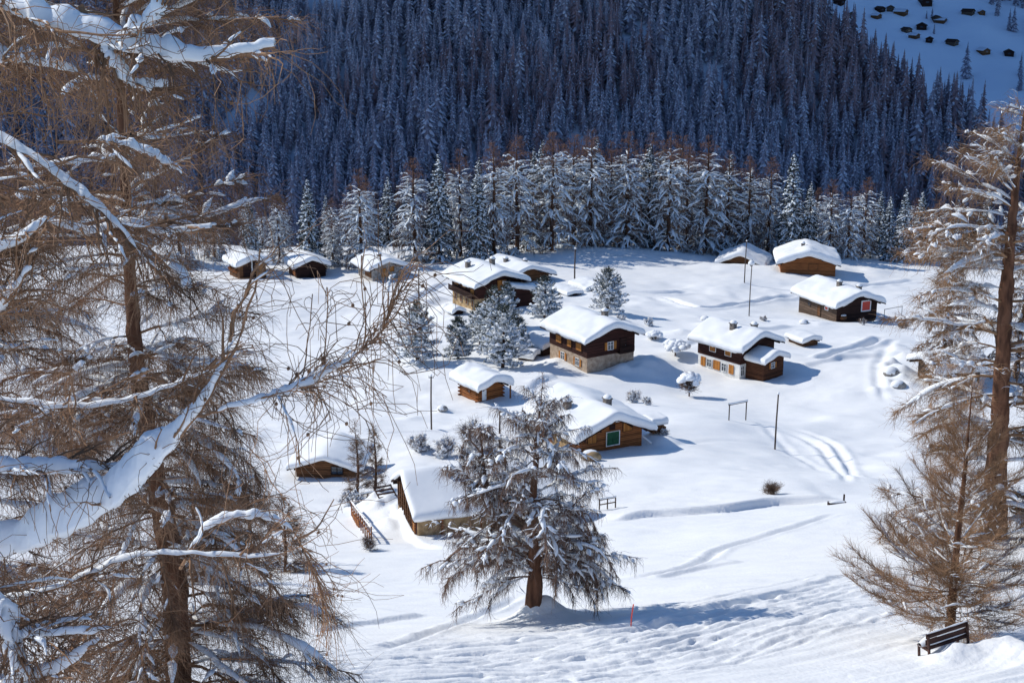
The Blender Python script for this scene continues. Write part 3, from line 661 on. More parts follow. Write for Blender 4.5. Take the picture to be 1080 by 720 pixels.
# ---- bushes
def bush(px, py, r, hgt, seed, label, n=40, sn=.7, mat='twig', cap=0, stem=.02, sw=.1, grp=None, up=1.0, name='shrub', trunk=0):
    p = gp(px, py); rng = np.random.default_rng(seed)
    B = curves(np.tile([[0, 0, -.1 + trunk]], (n, 1)) + rng.normal(0, .08 * r, (n, 3)) * [1, 1, 0], rng.uniform(-np.pi, np.pi, n), rng.uniform(.35, 1.5, n) * up, rng.uniform(.2, 1.2, n) * up, np.full(n, 1.) * rng.uniform(.7, 1.15, n) * hgt, 6, rng, .12)
    B[..., :2] *= r / hgt * .9
    rB = np.full(n, stem); S, RS, T, _ = ramify(B, rB, np.full(n, hgt), rng, 6, .45, .7, 4, .25 * hgt, (.4, .3, .5), stem * .35)
    bc, bs = Bag(), Bag(); bc.add(tubes(B, rB[:, None] * np.linspace(1, .4, 6)[None], 3)); bc.add(tubes(S, RS, 3)); bc.add(tubes(T, np.full(T.shape[:2], stem * .4), 3))
    if trunk: bc.add(tubes(np.array([[(0, 0, -.5), (0, 0, trunk * .6), (0, 0, trunk + .2)]]), np.array([[.13, .11, .08]]), 7))
    STEEP[0] = True
    bs.add(_so(B, rng, sn, np.full((n, 1), sw), np.full((n, 1), sw))); bs.add(_so(S, rng, sn, np.full((len(S), 1), sw * .8), np.full((len(S), 1), sw * .8))); STEEP[0] = False
    if cap:                          # clotted snow over the upper half
        for q_ in range(46):
            th_ = rng.uniform(0, 6.28); fz = rng.uniform(0, 1) ** .6; rr = r * math.cos(fz * 1.45) * rng.uniform(.72, 1.0); zz_ = trunk + hgt * (.42 + .5 * math.sin(fz * 1.5)); s_ = rng.uniform(.26, .46) * min(r, 1.7)
            a = np.arange(10) * 2 * np.pi / 10; V = []
            for j_ in range(6):
                f = j_ / 5 * np.pi; k_ = 1 + .2 * fbm(np.cos(a) * 1.5 + q_, np.sin(a) * 1.5 + f, seed, 2)
                V.append(np.stack([rr * math.cos(th_) + np.cos(a) * np.sin(f) * s_ * k_, rr * math.sin(th_) + np.sin(a) * np.sin(f) * s_ * k_, zz_ + np.cos(f) * s_ * (.8 if f < 1.57 else .45) + 0 * a], 1))
            V = np.concatenate(V); i_ = np.arange(5)[:, None] * 10; j2 = np.arange(10)[None]
            bs.add((V, np.stack([i_ + j2, i_ + 10 + j2, i_ + 10 + (j2 + 1) % 10, i_ + (j2 + 1) % 10], -1).reshape(-1, 4)))
    t = thing(name, label, 'shrub', p, 0, grp)
    link('branches', bc.mesh('branches', [mat], False), t)
    if bs.n: link('snow_cover', bs.mesh('snow_cover', ['tree_snow'], True), t)
    return t
bush(815, 525, 1.35, 1.25, 81, 'small bare grey-brown bush poking out of the open snow', n=50, sn=.0, mat='twig', stem=.012)
bush(727, 412, 1.75, 2.3, 82, 'round snow-capped bush on a short trunk below the white-based chalet', cap=1, n=60, mat='twig_dark', stem=.05, sw=.22, trunk=.9)
bush(712, 378, 2.3, 1.3, 83, 'wide snow-roofed shrub left of the white-based chalet', cap=1, n=40, mat='twig_dark', stem=.04, sw=.2, trunk=.8)
bush(668, 421, 1.2, 1.7, 85, 'snowy shrub directly behind the ridge of the green-door hut', n=40, sn=1, stem=.02, sw=.26)
bush(682, 428, .7, 1.1, 86, 'little snowy shrub at the back corner of the green-door hut', n=30, sn=1, stem=.02, sw=.24)
bush(440, 478, 1.7, 2.0, 87, 'snow-dusted bush left of the central larch top', n=50, sn=1, mat='twig', stem=.014, sw=.25)
bush(470, 482, 1.6, 2.3, 88, 'snow-dusted bush touching the left side leader of the central larch', n=50, sn=1, mat='twig', stem=.014, sw=.25)
bush(500, 476, 2.0, 3.4, 89, 'tall bare snow-dusted bush behind the central larch', n=50, sn=1, mat='twig', stem=.02, sw=.18)
bush(390, 580, .8, 1.3, 90, 'little snowy bush at the foot of the fenced snow ramp', n=30, sn=.8, mat='twig_dark', stem=.014, sw=.06)
bush(372, 532, 1.6, 1.5, 91, 'snowy brush around the slim young larches', n=50, sn=1, mat='twig', stem=.012, sw=.2)
bush(910, 346, 1.1, 1.3, 92, 'snowy bush right of the red-shuttered chalet front corner', n=30, sn=.9, mat='twig_dark', stem=.03, sw=.15)
bush(952, 346, 1.4, 1.5, 93, 'brownish snowy bush near the frame right of the red-shuttered chalet', n=40, sn=.6, stem=.03, sw=.12)
bush(684, 345, 1.2, 1.2, 94, 'low snowy bush on the slope behind the masonry-based chalet', n=30, sn=1, mat='twig_dark', stem=.02, sw=.28)
bush(655, 340, 1.2, 1.0, 95, 'snowy twigs at the foot of the rear rounded pine', n=30, sn=.9, mat='twig_dark', stem=.03, sw=.24)
bush(700, 468, .9, .9, 96, 'snow-buried twiggy bush right of the green-door hut', n=24, sn=.95, mat='twig_dark', stem=.02, sw=.14)
bush(567, 309, 1.8, 1.4, 97, 'snowy bush in front of the rear dark chalet', n=36, sn=.9, mat='twig_dark', stem=.03, sw=.2)
bush(690, 362, 1.3, 1.1, 98, 'snow-laden bush right of the masonry-based chalet gable', cap=1, n=24, mat='twig_dark', stem=.03, sw=.2)
bush(805, 338, .9, .9, 99, 'tiny snowy bush on the slope above the white-based chalet', n=24, sn=.9, mat='twig_dark', stem=.03, sw=.15)

SO_UP[0] = 0
# ---- the row of snow-laden trees behind the village
PRO = {'L': [], 'S': []}
for s_ in range(4):
    PRO['L'].append(conifer(100 + s_, [(0, 0, -3), (.15, 0, 8), (-.1, .1, 17), (.1, 0, 26)], [.5, .4, .24, .04], 170, .0, prof(([0, .12, .35, .6, .82, 1], [6.8, 7.6, 7.2, 6.0, 3.8, .9])), prof(([0, .5, .85, 1], [.05, .12, .35, .9])), prof(([0, .5, .85, 1], [-1.0, -.8, -.2, .7])),
                    .10, 5, .42, 3, .9, (-.9, -1.2, .35), .04, (.97, .46, .34, .75, .26, .2), wig=.13, kb=6, kS=4, kT=3, bare=.80, nm=1.6, smin=.3))
for s_ in range(3):
    PRO['S'].append(conifer(110 + s_, [(0, 0, -3), (0, 0, 13), (0, 0, 26)], [.4, .25, .03], 230, .03, prof(([0, .15, .5, .8, 1], [5.6, 5.4, 3.6, 1.6, .15])), prof(([0, .5, 1], [-.1, .05, .8])), prof(([0, .5, 1], [-.75, -.65, .4])),
                    .12, 6, .36, 3, .6, (-.6, -.9, .4), .10, (1, .42, .3, .9, .3, .22), wig=.08, kb=6, kS=4, kT=3, nm=1.2, smin=.25))
PM = {}
for k, lst in PRO.items():
    for i, b in enumerate(lst):
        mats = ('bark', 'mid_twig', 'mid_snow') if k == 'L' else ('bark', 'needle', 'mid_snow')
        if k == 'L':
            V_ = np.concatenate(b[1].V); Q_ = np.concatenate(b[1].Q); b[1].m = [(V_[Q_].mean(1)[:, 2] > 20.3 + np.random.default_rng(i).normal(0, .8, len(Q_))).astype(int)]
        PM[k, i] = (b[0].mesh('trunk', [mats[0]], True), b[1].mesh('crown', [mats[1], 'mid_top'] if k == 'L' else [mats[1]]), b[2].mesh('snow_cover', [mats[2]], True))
ROW = [ # px, top row, depth, kind, where it is
 (150,205,325,'L','at the far left of the row behind the left larch'),(192,185,318,'L','just above and left of the leftmost hut'),(228,205,326,'L','touching the left edge of the leftmost hut roof'),
 (267,213,312,'S','right above the leftmost hut'),(296,208,324,'L','between the two leftmost huts'),(328,193,314,'S','right above the second hut from the left'),(352,212,328,'L','in the gap right of the second hut from the left'),
 (382,184,316,'L','just left of the third hut from the left'),(352,232,318,'L','behind the gap between the second and third huts, the lower one'),
 (438,172,320,'L','just right of the third hut from the left'),(464,168,318,'S','above the open snow left of the big dark chalet'),(486,164,324,'L','left above the big dark chalet'),(504,182,316,'S','straight above the big dark chalet chimney'),
 (521,156,322,'L','above the ridge of the big dark chalet'),(545,150,326,'L','above the rear dark chalet, left of its ridge'),(563,162,334,'S','above the right part of the rear dark chalet'),(582,146,330,'L','above where the rear chalet roof ends at the right'),
 (604,148,338,'L','left of the tall pole on the crest'),(622,144,336,'L','right above the tall pole on the crest'),(642,156,340,'L','above the left part of the bare crest'),(660,146,338,'L','above the middle of the bare crest'),
 (682,158,340,'S','on the crest between the tall pole and the pair of poles'),(703,146,338,'L','tallest brown-topped one above the right part of the crest'),(722,160,342,'L','left of the low back hut'),(742,150,341,'L','left above the low back hut'),
 (764,166,343,'L','straight above the low back hut'),(786,170,343,'L','right above the low back hut'),(808,172,344,'L','between the low back hut and the orange-walled hut'),(831,167,334,'S','left above the orange-walled hut'),(850,196,336,'S','behind the ridge of the orange-walled hut'),
 (872,194,338,'L','right behind the orange-walled hut'),(892,202,336,'L','right of the orange-walled hut roof'),(908,192,340,'L','right above the red-shuttered chalet'),(933,210,336,'S','first spruce right of the red-shuttered chalet'),
 (949,203,334,'S','second spruce right of the red-shuttered chalet'),(966,205,337,'S','between the red-shuttered chalet and the right larches'),(984,214,341,'L','left above the snow-laden right larch'),(1004,214,335,'S','above the snow-laden right larch'),(1034,208,338,'S','left of the tall right larch trunk'),(1062,214,338,'L','behind the trunk of the tall right larch'),
]
rng = np.random.default_rng(9)
used = set()
def row_tree(px, top, Y, kind, where, label=None, group='snow-laden trees in the row behind the village'):
    x = at(px, 300, Y)[0]; zg = h1(x, Y) - .5; zt = at(px, top, Y)[2]; Hh = (zt - zg) * 1.05
    i = int(rng.integers(0, 4 if kind == 'L' else 3)); ms = PM[kind, i]
    lab = label or (('brown-topped snowy larch ' if kind == 'L' else 'white-boughed spruce ') + where)
    r = thing('larch_tree' if kind == 'L' else 'spruce_tree', lab, 'tree', (x, Y, zg), rng.uniform(0, 6.28), group)
    sc = Hh / 26; wd = sc * rng.uniform(.92, 1.1) * (.95 if kind == 'L' else .92); r.scale = (wd, wd, sc)
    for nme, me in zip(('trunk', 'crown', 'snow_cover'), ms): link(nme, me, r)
    return r
for a in ROW: row_tree(*a)
for k in range(42):                   # the second rank, only tops and gaps of it show
    px = 150 + k * 22 + rng.uniform(-7, 7); Y = rng.uniform(352, 372)
    top = np.interp(px, [150, 300, 440, 580, 720, 800, 870, 1000, 1080], [208, 214, 180, 150, 152, 178, 205, 218, 220]) + rng.uniform(-6, 16)
    row_tree(px, top, Y, 'L' if rng.random() < .7 else 'S', '', 'snow-laden conifer in the rank behind the front row of trees', 'rear rank of snow-laden trees behind the village')

# ---- the dark forest across the valley
def far_proto(seed, Hh=22, Wd=2.9, nb=90, larch=False):
    rng = np.random.default_rng(seed); t = np.sort(rng.random(nb) ** .8) * .97 + .02
    L = np.interp(t, [0, .2, .6, 1], [Wd, Wd, Wd * .62, .12]) * rng.uniform(.75, 1.15, nb); a = np.arange(nb) * 2.39996 + rng.normal(0, .3, nb)
    d = np.stack([np.cos(a), np.sin(a)], 1); n_ = np.stack([-d[:, 1], d[:, 0]], 1); z = t * Hh
    dr = L * np.interp(t, [0, 1], [.75, .3]); wd = L * .24 + .12
    root = np.stack([d[:, 0] * .05, d[:, 1] * .05, z + .35], 1)
    mid = np.stack([d[:, 0] * L * .55, d[:, 1] * L * .55, z - dr * .28 + .18], 1)
    l_ = np.stack([d[:, 0] * L * .6 + n_[:, 0] * wd, d[:, 1] * L * .6 + n_[:, 1] * wd, z - dr * .7], 1)
    r_ = np.stack([d[:, 0] * L * .6 - n_[:, 0] * wd, d[:, 1] * L * .6 - n_[:, 1] * wd, z - dr * .7], 1)
    tip = np.stack([d[:, 0] * L, d[:, 1] * L, z - dr], 1)
    V = np.stack([root, mid, l_, r_, tip], 1).reshape(-1, 3); b = np.arange(nb)[:, None] * 5
    T_ = np.concatenate([b + [0, 2, 1], b + [0, 1, 3], b + [1, 2, 4], b + [1, 4, 3]]); 
    mm = (rng.random(nb) < (.6 if not larch else .35)).astype(int); mt = np.concatenate([mm, mm, np.where(rng.random(nb) < .5, mm, 0), mm])
    nv = len(V); c = 7; ca = np.arange(c) * 2 * np.pi / c
    V = np.concatenate([V, np.stack([np.cos(ca) * Wd * .5, np.sin(ca) * Wd * .5, np.full(c, 0.)], 1), [[0, 0, Hh + .6]]])
    T_ = np.concatenate([T_, np.array([[nv + i, nv + (i + 1) % c, nv + c] for i in range(c)])]); mt = np.concatenate([mt, np.zeros(c, int)])
    return V, T_, mt
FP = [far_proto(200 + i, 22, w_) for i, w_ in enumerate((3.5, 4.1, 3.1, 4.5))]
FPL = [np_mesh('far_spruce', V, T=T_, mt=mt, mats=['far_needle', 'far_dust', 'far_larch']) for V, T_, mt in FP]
rng = np.random.default_rng(17)
gx, gy = np.meshgrid(np.arange(-560, 420, 5.9), np.arange(705, 1010, 5.2)); gx = gx.ravel() + rng.uniform(-2.6, 2.6, gx.size); gy = gy.ravel() + rng.uniform(-2.4, 2.4, gy.size)
gz = far_h(gx, gy); qx, qy = project(np.stack([gx, gy, gz], 1))
onA = (gz - CAMZ > hill_m(gy) + 9) & (hill_b(gx) > hill_a(gy) - 22)
keep = onA & (qx > -260) & (qx < 1300) & (qy > -70) & (gz - CAMZ > -188)
# thin places and small clearings
clr = vnoise(gx / 40, gy / 30, 95) + .5 * vnoise(gx / 14, gy / 14, 96)
keep &= (clr < .82) & ~((np.abs(qx - 752) < 16) & (np.abs(qy - 90) < 20) & (rng.random(gx.size) < .7)) & ~((np.abs(qx - 820) < 22) & (np.abs(qy - 35) < 12) & (rng.random(gx.size) < .6))
gx, gy, gz, qx, qy = (v[keep] for v in (gx, gy, gz, qx, qy))
hs = np.exp(rng.normal(.02, .24, len(gx))) * np.interp(vnoise(gx / 60, gy / 60, 97), [-1, 1], [.82, 1.15])
lar = vnoise(gx / 55 + 3, gy / 45, 98) + .6 * rng.normal(0, .5, len(gx)) + .0025 * gx > .42
vis = (qx > 250) & (qx < 1040) & (qy > 20) & (qy < np.interp(qx, [250, 300, 440, 580, 720, 800, 870, 1000, 1080], [208, 220, 185, 160, 165, 185, 212, 222, 224]) + 8)
score = np.where(vis & ~lar, hs / gy * (1 + .3 * (qy > 90)), -1); order = np.argsort(-score); ind = order[:300]; rest = order[300:]
for i in ind:
    k = int(rng.integers(0, 4)); o_ = link('spruce_tree', FPL[k], None, (gx[i], gy[i], gz[i] - .5)); o_.rotation_euler = (0, 0, rng.uniform(0, 6.28)); o_.scale = (hs[i] * rng.uniform(.85, 1.1),) * 2 + (hs[i],)
    tag(o_, 'slender snow-dusted spruce in the shaded forest across the valley', 'tree', 'spruces of the shaded forest across the valley')
VV, TT, MM = [], [], []; off = 0
pk = rng.integers(0, 4, len(rest))
for k in range(4):
    sel = rest[pk == k]; V, T_, mt = FP[k]; n = len(sel)
    a = rng.uniform(0, 6.28, n); c, s_ = np.cos(a) * hs[sel], np.sin(a) * hs[sel]
    X = V[None, :, 0] * c[:, None] - V[None, :, 1] * s_[:, None] + gx[sel][:, None]; Y = V[None, :, 0] * s_[:, None] + V[None, :, 1] * c[:, None] + gy[sel][:, None]
    Z = V[None, :, 2] * hs[sel][:, None] + gz[sel][:, None] - .5
    VV.append(np.stack([X, Y, Z], -1).reshape(-1, 3)); TT.append((T_[None] + (np.arange(n) * len(V))[:, None, None]).reshape(-1, 3) + off); mr = np.tile(mt, (n, 1)); lr = lar[sel][:, None]; rr_ = rng.random(mr.shape); MM.append(np.where(lr, np.where(rr_ < .75, 2, mr), mr).ravel()); off += n * len(V)
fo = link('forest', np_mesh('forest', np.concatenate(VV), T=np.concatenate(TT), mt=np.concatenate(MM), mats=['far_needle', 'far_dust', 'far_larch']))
tag(fo, 'dense dark blue snow-dusted spruce forest in shade on the far mountainside', 'forest', kind='stuff')
print('far trees', len(gx))
# single trees and groups on the far meadow
def far_tree(px, py, k, sc, label, grp=None):
    q = far_pt(px, py, 1010); o_ = link('spruce_tree', FPL[k], None, (q[0], q[1], q[2] - .5)); o_.scale = (sc,) * 3; o_.rotation_euler = (0, 0, px); tag(o_, label, 'tree', grp)
far_tree(1018, 82, 3, 1.35, 'lone dark spruce in the middle of the far snowy meadow')
far_tree(977, 20, 0, .4, 'tiny spruce beside the upper cabins of the far meadow, left of two'); far_tree(983, 18, 1, .45, 'tiny spruce beside the upper cabins of the far meadow, right of two')
far_tree(985, 36, 2, .5, 'small spruce below the middle cabins of the far meadow')
for i in range(34):
    px = rng.uniform(1046, 1110); py = rng.uniform(-12, 40) if px > 1056 else rng.uniform(-12, 18)
    if py > (px - 1040) * 1.6: continue
    far_tree(px, py, int(rng.integers(0, 4)), rng.uniform(.7, 1.1), 'dark spruce of the wood at the upper right corner', 'wood at the upper right corner of the far meadow')
for i in range(12):
    far_tree(rng.uniform(1074, 1110), rng.uniform(70, 96), int(rng.integers(0, 4)), rng.uniform(.8, 1.1), 'dark spruce at the right edge of the far meadow', 'spruces at the right edge of the far meadow')
# ================================================================== BUILDINGS
class MB:
    def __init__(s): s.V = []; s.F = []
    def poly(s, verts, faces):
        n = len(s.V); s.V += [tuple(map(float, v)) for v in verts]; s.F += [tuple(n + i for i in f) for f in faces]; return s
    def box(s, c, h, rot=None):
        c = np.array(c, float); v = []
        for dx in (-1, 1):
            for dy in (-1, 1):
                for dz in (-1, 1):
                    q = np.array([dx * h[0], dy * h[1], dz * h[2]]);
                    if rot is not None: q = np.array(rot) @ q
                    v.append(c + q)
        return s.poly(v, [(0, 1, 3, 2), (4, 6, 7, 5), (0, 4, 5, 1), (2, 3, 7, 6), (0, 2, 6, 4), (1, 5, 7, 3)])
    def bar(s, a, b, w, h=None):
        a = Vector(a); b = Vector(b); d = b - a; L = d.length; q = d.to_track_quat('X', 'Z').to_matrix()
        return s.box((a + b) / 2, (L / 2, w / 2, (h or w) / 2), np.array(q))
    def tube(s, P, r, n=8):
        P = np.array(P, float)[None]; rr = np.broadcast_to(np.array(r, float), (P.shape[1],))[None]
        V, Q = tubes(P, rr, n); k = P.shape[1]
        return s.poly(V, [tuple(x) for x in Q] + [tuple(range(n))[::-1], tuple((k - 1) * n + i for i in range(n))])
    def obj(s, name, mat, parent=None, bevel=0, smooth=False):
        me = bpy.data.meshes.new(name); me.from_pydata(s.V, [], s.F); me.materials.append(M[mat]); me.update()
        bm = bmesh.new(); bm.from_mesh(me); bmesh.ops.recalc_face_normals(bm, faces=bm.faces)
        if bevel: bmesh.ops.bevel(bm, geom=list(bm.edges), offset=bevel, segments=1, affect='EDGES')
        bm.to_mesh(me); bm.free()
        if smooth:
            for p_ in me.polygons: p_.use_smooth = True
        return link(name, me, parent)

def snow_slab(x0, x1, y0, y1, base, t, seed, nx=36, ny=32, r=.4, holes=(), under=.05, amp=.13):
    """a thick rounded layer of snow over [x0,x1]x[y0,y1] resting on z = base(x, y)"""
    def edge(n): return (1 - np.cos(np.linspace(0, np.pi, n))) / 2 * .55 + np.linspace(0, 1, n) * .45
    xs = x0 + (x1 - x0) * edge(nx); ys_ = y0 + (y1 - y0) * edge(ny); X, Y = np.meshgrid(xs, ys_, indexing='ij')
    d = np.minimum(np.minimum(X - x0, x1 - X), np.minimum(Y - y0, y1 - Y)); q = np.clip(d / r, 0, 1); e = np.sqrt(1 - (1 - q) ** 2)
    # rounded corners in plan
    cx, cy = (x0 + x1) / 2, (y0 + y1) / 2; hx, hy = (x1 - x0) / 2, (y1 - y0) / 2
    nzx = .10 * fbm(X / 1.3 + seed, Y / 1.3, seed, 2); 
    XX_ = cx + (X - cx) * (1 - .02 * (np.abs(Y - cy) / hy) ** 6) + nzx * .6 * (1 - q); YY_ = cy + (Y - cy) * (1 - .02 * (np.abs(X - cx) / hx) ** 6) + nzx * (1 - q)
    th = t * .92 * (.42 + .58 * e) * (1 + amp * fbm(X / 2.3 + 3.1 * seed, Y / 2.3, seed + 3, 3))
    for (hx_, hy_, hr, ha) in holes: th = th + ha * np.exp(-((X - hx_) ** 2 + (Y - hy_) ** 2) / hr ** 2)
    zb = base(X, Y); zt = zb + np.maximum(th, .12)
    sagg = (1 - q) * .10 * (1 + fbm(X * .8, Y * .8, seed + 9, 2)); zb2 = zb - under - sagg * .6
    top = np.stack([XX_, YY_, zt], -1).reshape(-1, 3); ins = 1 - .025
    bot = np.stack([cx + (XX_ - cx) * ins, cy + (YY_ - cy) * ins, zb2], -1).reshape(-1, 3)
    a = (np.arange(nx - 1)[:, None] * ny + np.arange(ny - 1)[None]).ravel(); Qt = np.stack([a, a + ny, a + ny + 1, a + 1], 1); n = nx * ny
    Qb = np.stack([a, a + 1, a + ny + 1, a + ny], 1) + n
    bd = np.concatenate([np.arange(ny), np.arange(1, nx) * ny + ny - 1, (nx - 1) * ny + np.arange(ny - 2, -1, -1), np.arange(nx - 2, 0, -1) * ny]); b2 = np.roll(bd, -1)
    Qs = np.stack([bd, b2, b2 + n, bd + n], 1)
    return np.concatenate([top, bot]), np.concatenate([Qt, Qb, Qs])
def snow_obj(VQ, parent, mat='roof_snow', name='snow_cover'):
    me = np_mesh(name, VQ[0], Q=VQ[1], mats=[mat], smooth=True); bm = bmesh.new(); bm.from_mesh(me); bmesh.ops.recalc_face_normals(bm, faces=bm.faces); bm.to_mesh(me); bm.free()
    return link(name, me, parent)
def snow_ball(c, rx, ry, rz, seed, nu=14, nv=8):
    a = np.arange(nu) * 2 * np.pi / nu; V = []
    for j in range(nv):
        f = j / (nv - 1) * np.pi; k_ = 1 + .12 * fbm(np.cos(a) * 1.5 + seed, np.sin(a) * 1.5 + f, seed, 2)
        V.append(np.stack([c[0] + np.cos(a) * np.sin(f) * rx * k_, c[1] + np.sin(a) * np.sin(f) * ry * k_, c[2] + np.where(np.cos(f) > 0, np.cos(f) * rz, np.cos(f) * rz * .35) + 0 * a], 1))
    V = np.concatenate(V); i = np.arange(nv - 1)[:, None] * nu; j = np.arange(nu)[None]
    return V, np.stack([i + j, i + nu + j, i + nu + (j + 1) % nu, i + (j + 1) % nu], -1).reshape(-1, 4)

def face_frame(face, L, W):
    if face == '+x': return np.array([L / 2, 0, 0]), np.array([1., 0, 0]), np.array([0, 1., 0])
    if face == '-x': return np.array([-L / 2, 0, 0]), np.array([-1., 0, 0]), np.array([0, -1., 0])
    if face == '-y': return np.array([0, -W / 2, 0]), np.array([0, -1., 0]), np.array([1., 0, 0])
    return np.array([0, W / 2, 0]), np.array([0, 1., 0]), np.array([-1., 0, 0])
def window(root, L, W, face, u, z, w, h, kind='open', frame='white_paint', shutter='shutter', off=.07, label=None):
    o, n, s = face_frame(face, L, W); c = o + s * u + np.array([0, 0, z]) + n * off; up = np.array([0, 0, 1.])
    Rm = np.stack([s, n, up], 1)
    def b(mb, du, dn, dz, hu, hn, hz): mb.box(c + s * du + n * dn + up * dz, (hu, hn, hz), Rm)
    if kind == 'closed':           # shutters closed over the window
        f = MB(); fw = .07
        b(f, -w / 2 - fw / 2, .02, 0, fw / 2, .05, h / 2 + fw); b(f, w / 2 + fw / 2, .02, 0, fw / 2, .05, h / 2 + fw)
        b(f, 0, .02, h / 2 + fw / 2, w / 2, .05, fw / 2); b(f, 0, .03, -h / 2 - fw / 2, w / 2, .07, fw / 2)
        wo = f.obj('window', frame, root)
        for sg in (-1, 1):
            m = MB(); b(m, sg * w / 4, .025, 0, w / 4 - .012, .03, h / 2 - .01)
            for dz in (-.3, .3): b(m, sg * w / 4, .065, dz * h, w / 4 - .03, .014, .05)
            m.obj('shutter', shutter, wo)
        return wo
    if kind == 'door':
        f = MB(); fw = .09
        b(f, -w / 2 - fw / 2, .02, 0, fw / 2, .06, h / 2 + fw); b(f, w / 2 + fw / 2, .02, 0, fw / 2, .06, h / 2 + fw); b(f, 0, .02, h / 2 + fw / 2, w / 2, .06, fw / 2)
        d = MB(); b(d, 0, .01, 0, w / 2, .04, h / 2 - .01)
        do = d.obj('door', shutter, root); f.obj('frame', frame, do); k = MB(); b(k, w * .36, .075, -.05, .03, .03, .07); k.obj('handle', 'metal', do); return do
    f = MB(); fw = .06
    b(f, -w / 2 - fw / 2, .02, 0, fw / 2, .05, h / 2 + fw); b(f, w / 2 + fw / 2, .02, 0, fw / 2, .05, h / 2 + fw)
    b(f, 0, .02, h / 2 + fw / 2, w / 2, .05, fw / 2); b(f, 0, .035, -h / 2 - fw / 2, w / 2 + .05, .08, fw / 2)
    b(f, 0, .025, 0, .03, .035, h / 2); b(f, 0, .02, h * .12, w / 2, .028, .02)
    wo = f.obj('window', frame, root)
    p_ = MB(); b(p_, 0, 0, 0, w / 2, .012, h / 2); p_.obj('pane', 'glass', wo)
    if kind == 'open':
        for sg in (-1, 1):
            m = MB(); sw = w * .48; b(m, sg * (w / 2 + fw + sw / 2 + .02), .03, 0, sw / 2, .025, h / 2 + .03)
            for dz in (-.3, .3): b(m, sg * (w / 2 + fw + sw / 2 + .02), .065, dz * h, sw / 2 - .03, .012, .05)
            m.obj('shutter', shutter, wo)
    return wo
def chimney(root, x, y, zroof, t, hgt, seed, wd=.42, mat='concrete'):
    m = MB(); m.box((x, y, zroof + (t + hgt) / 2 - .3), (wd, wd * .9, (t + hgt) / 2 + .3)); c = m.obj('chimney', mat, root, .02)
    k = MB(); k.box((x, y, zroof + t + hgt + .09), (wd + .1, wd * .9 + .1, .05))
    for sx in (-1, 1):
        for sy in (-1, 1): k.box((x + sx * (wd - .06), y + sy * (wd * .9 - .06), zroof + t + hgt + .02), (.06, .06, .1))
    k.obj('chimney_cap', mat, c)
    snow_obj(snow_ball((x, y, zroof + t + hgt + .14), wd + .12, wd + .08, .42, seed), c)

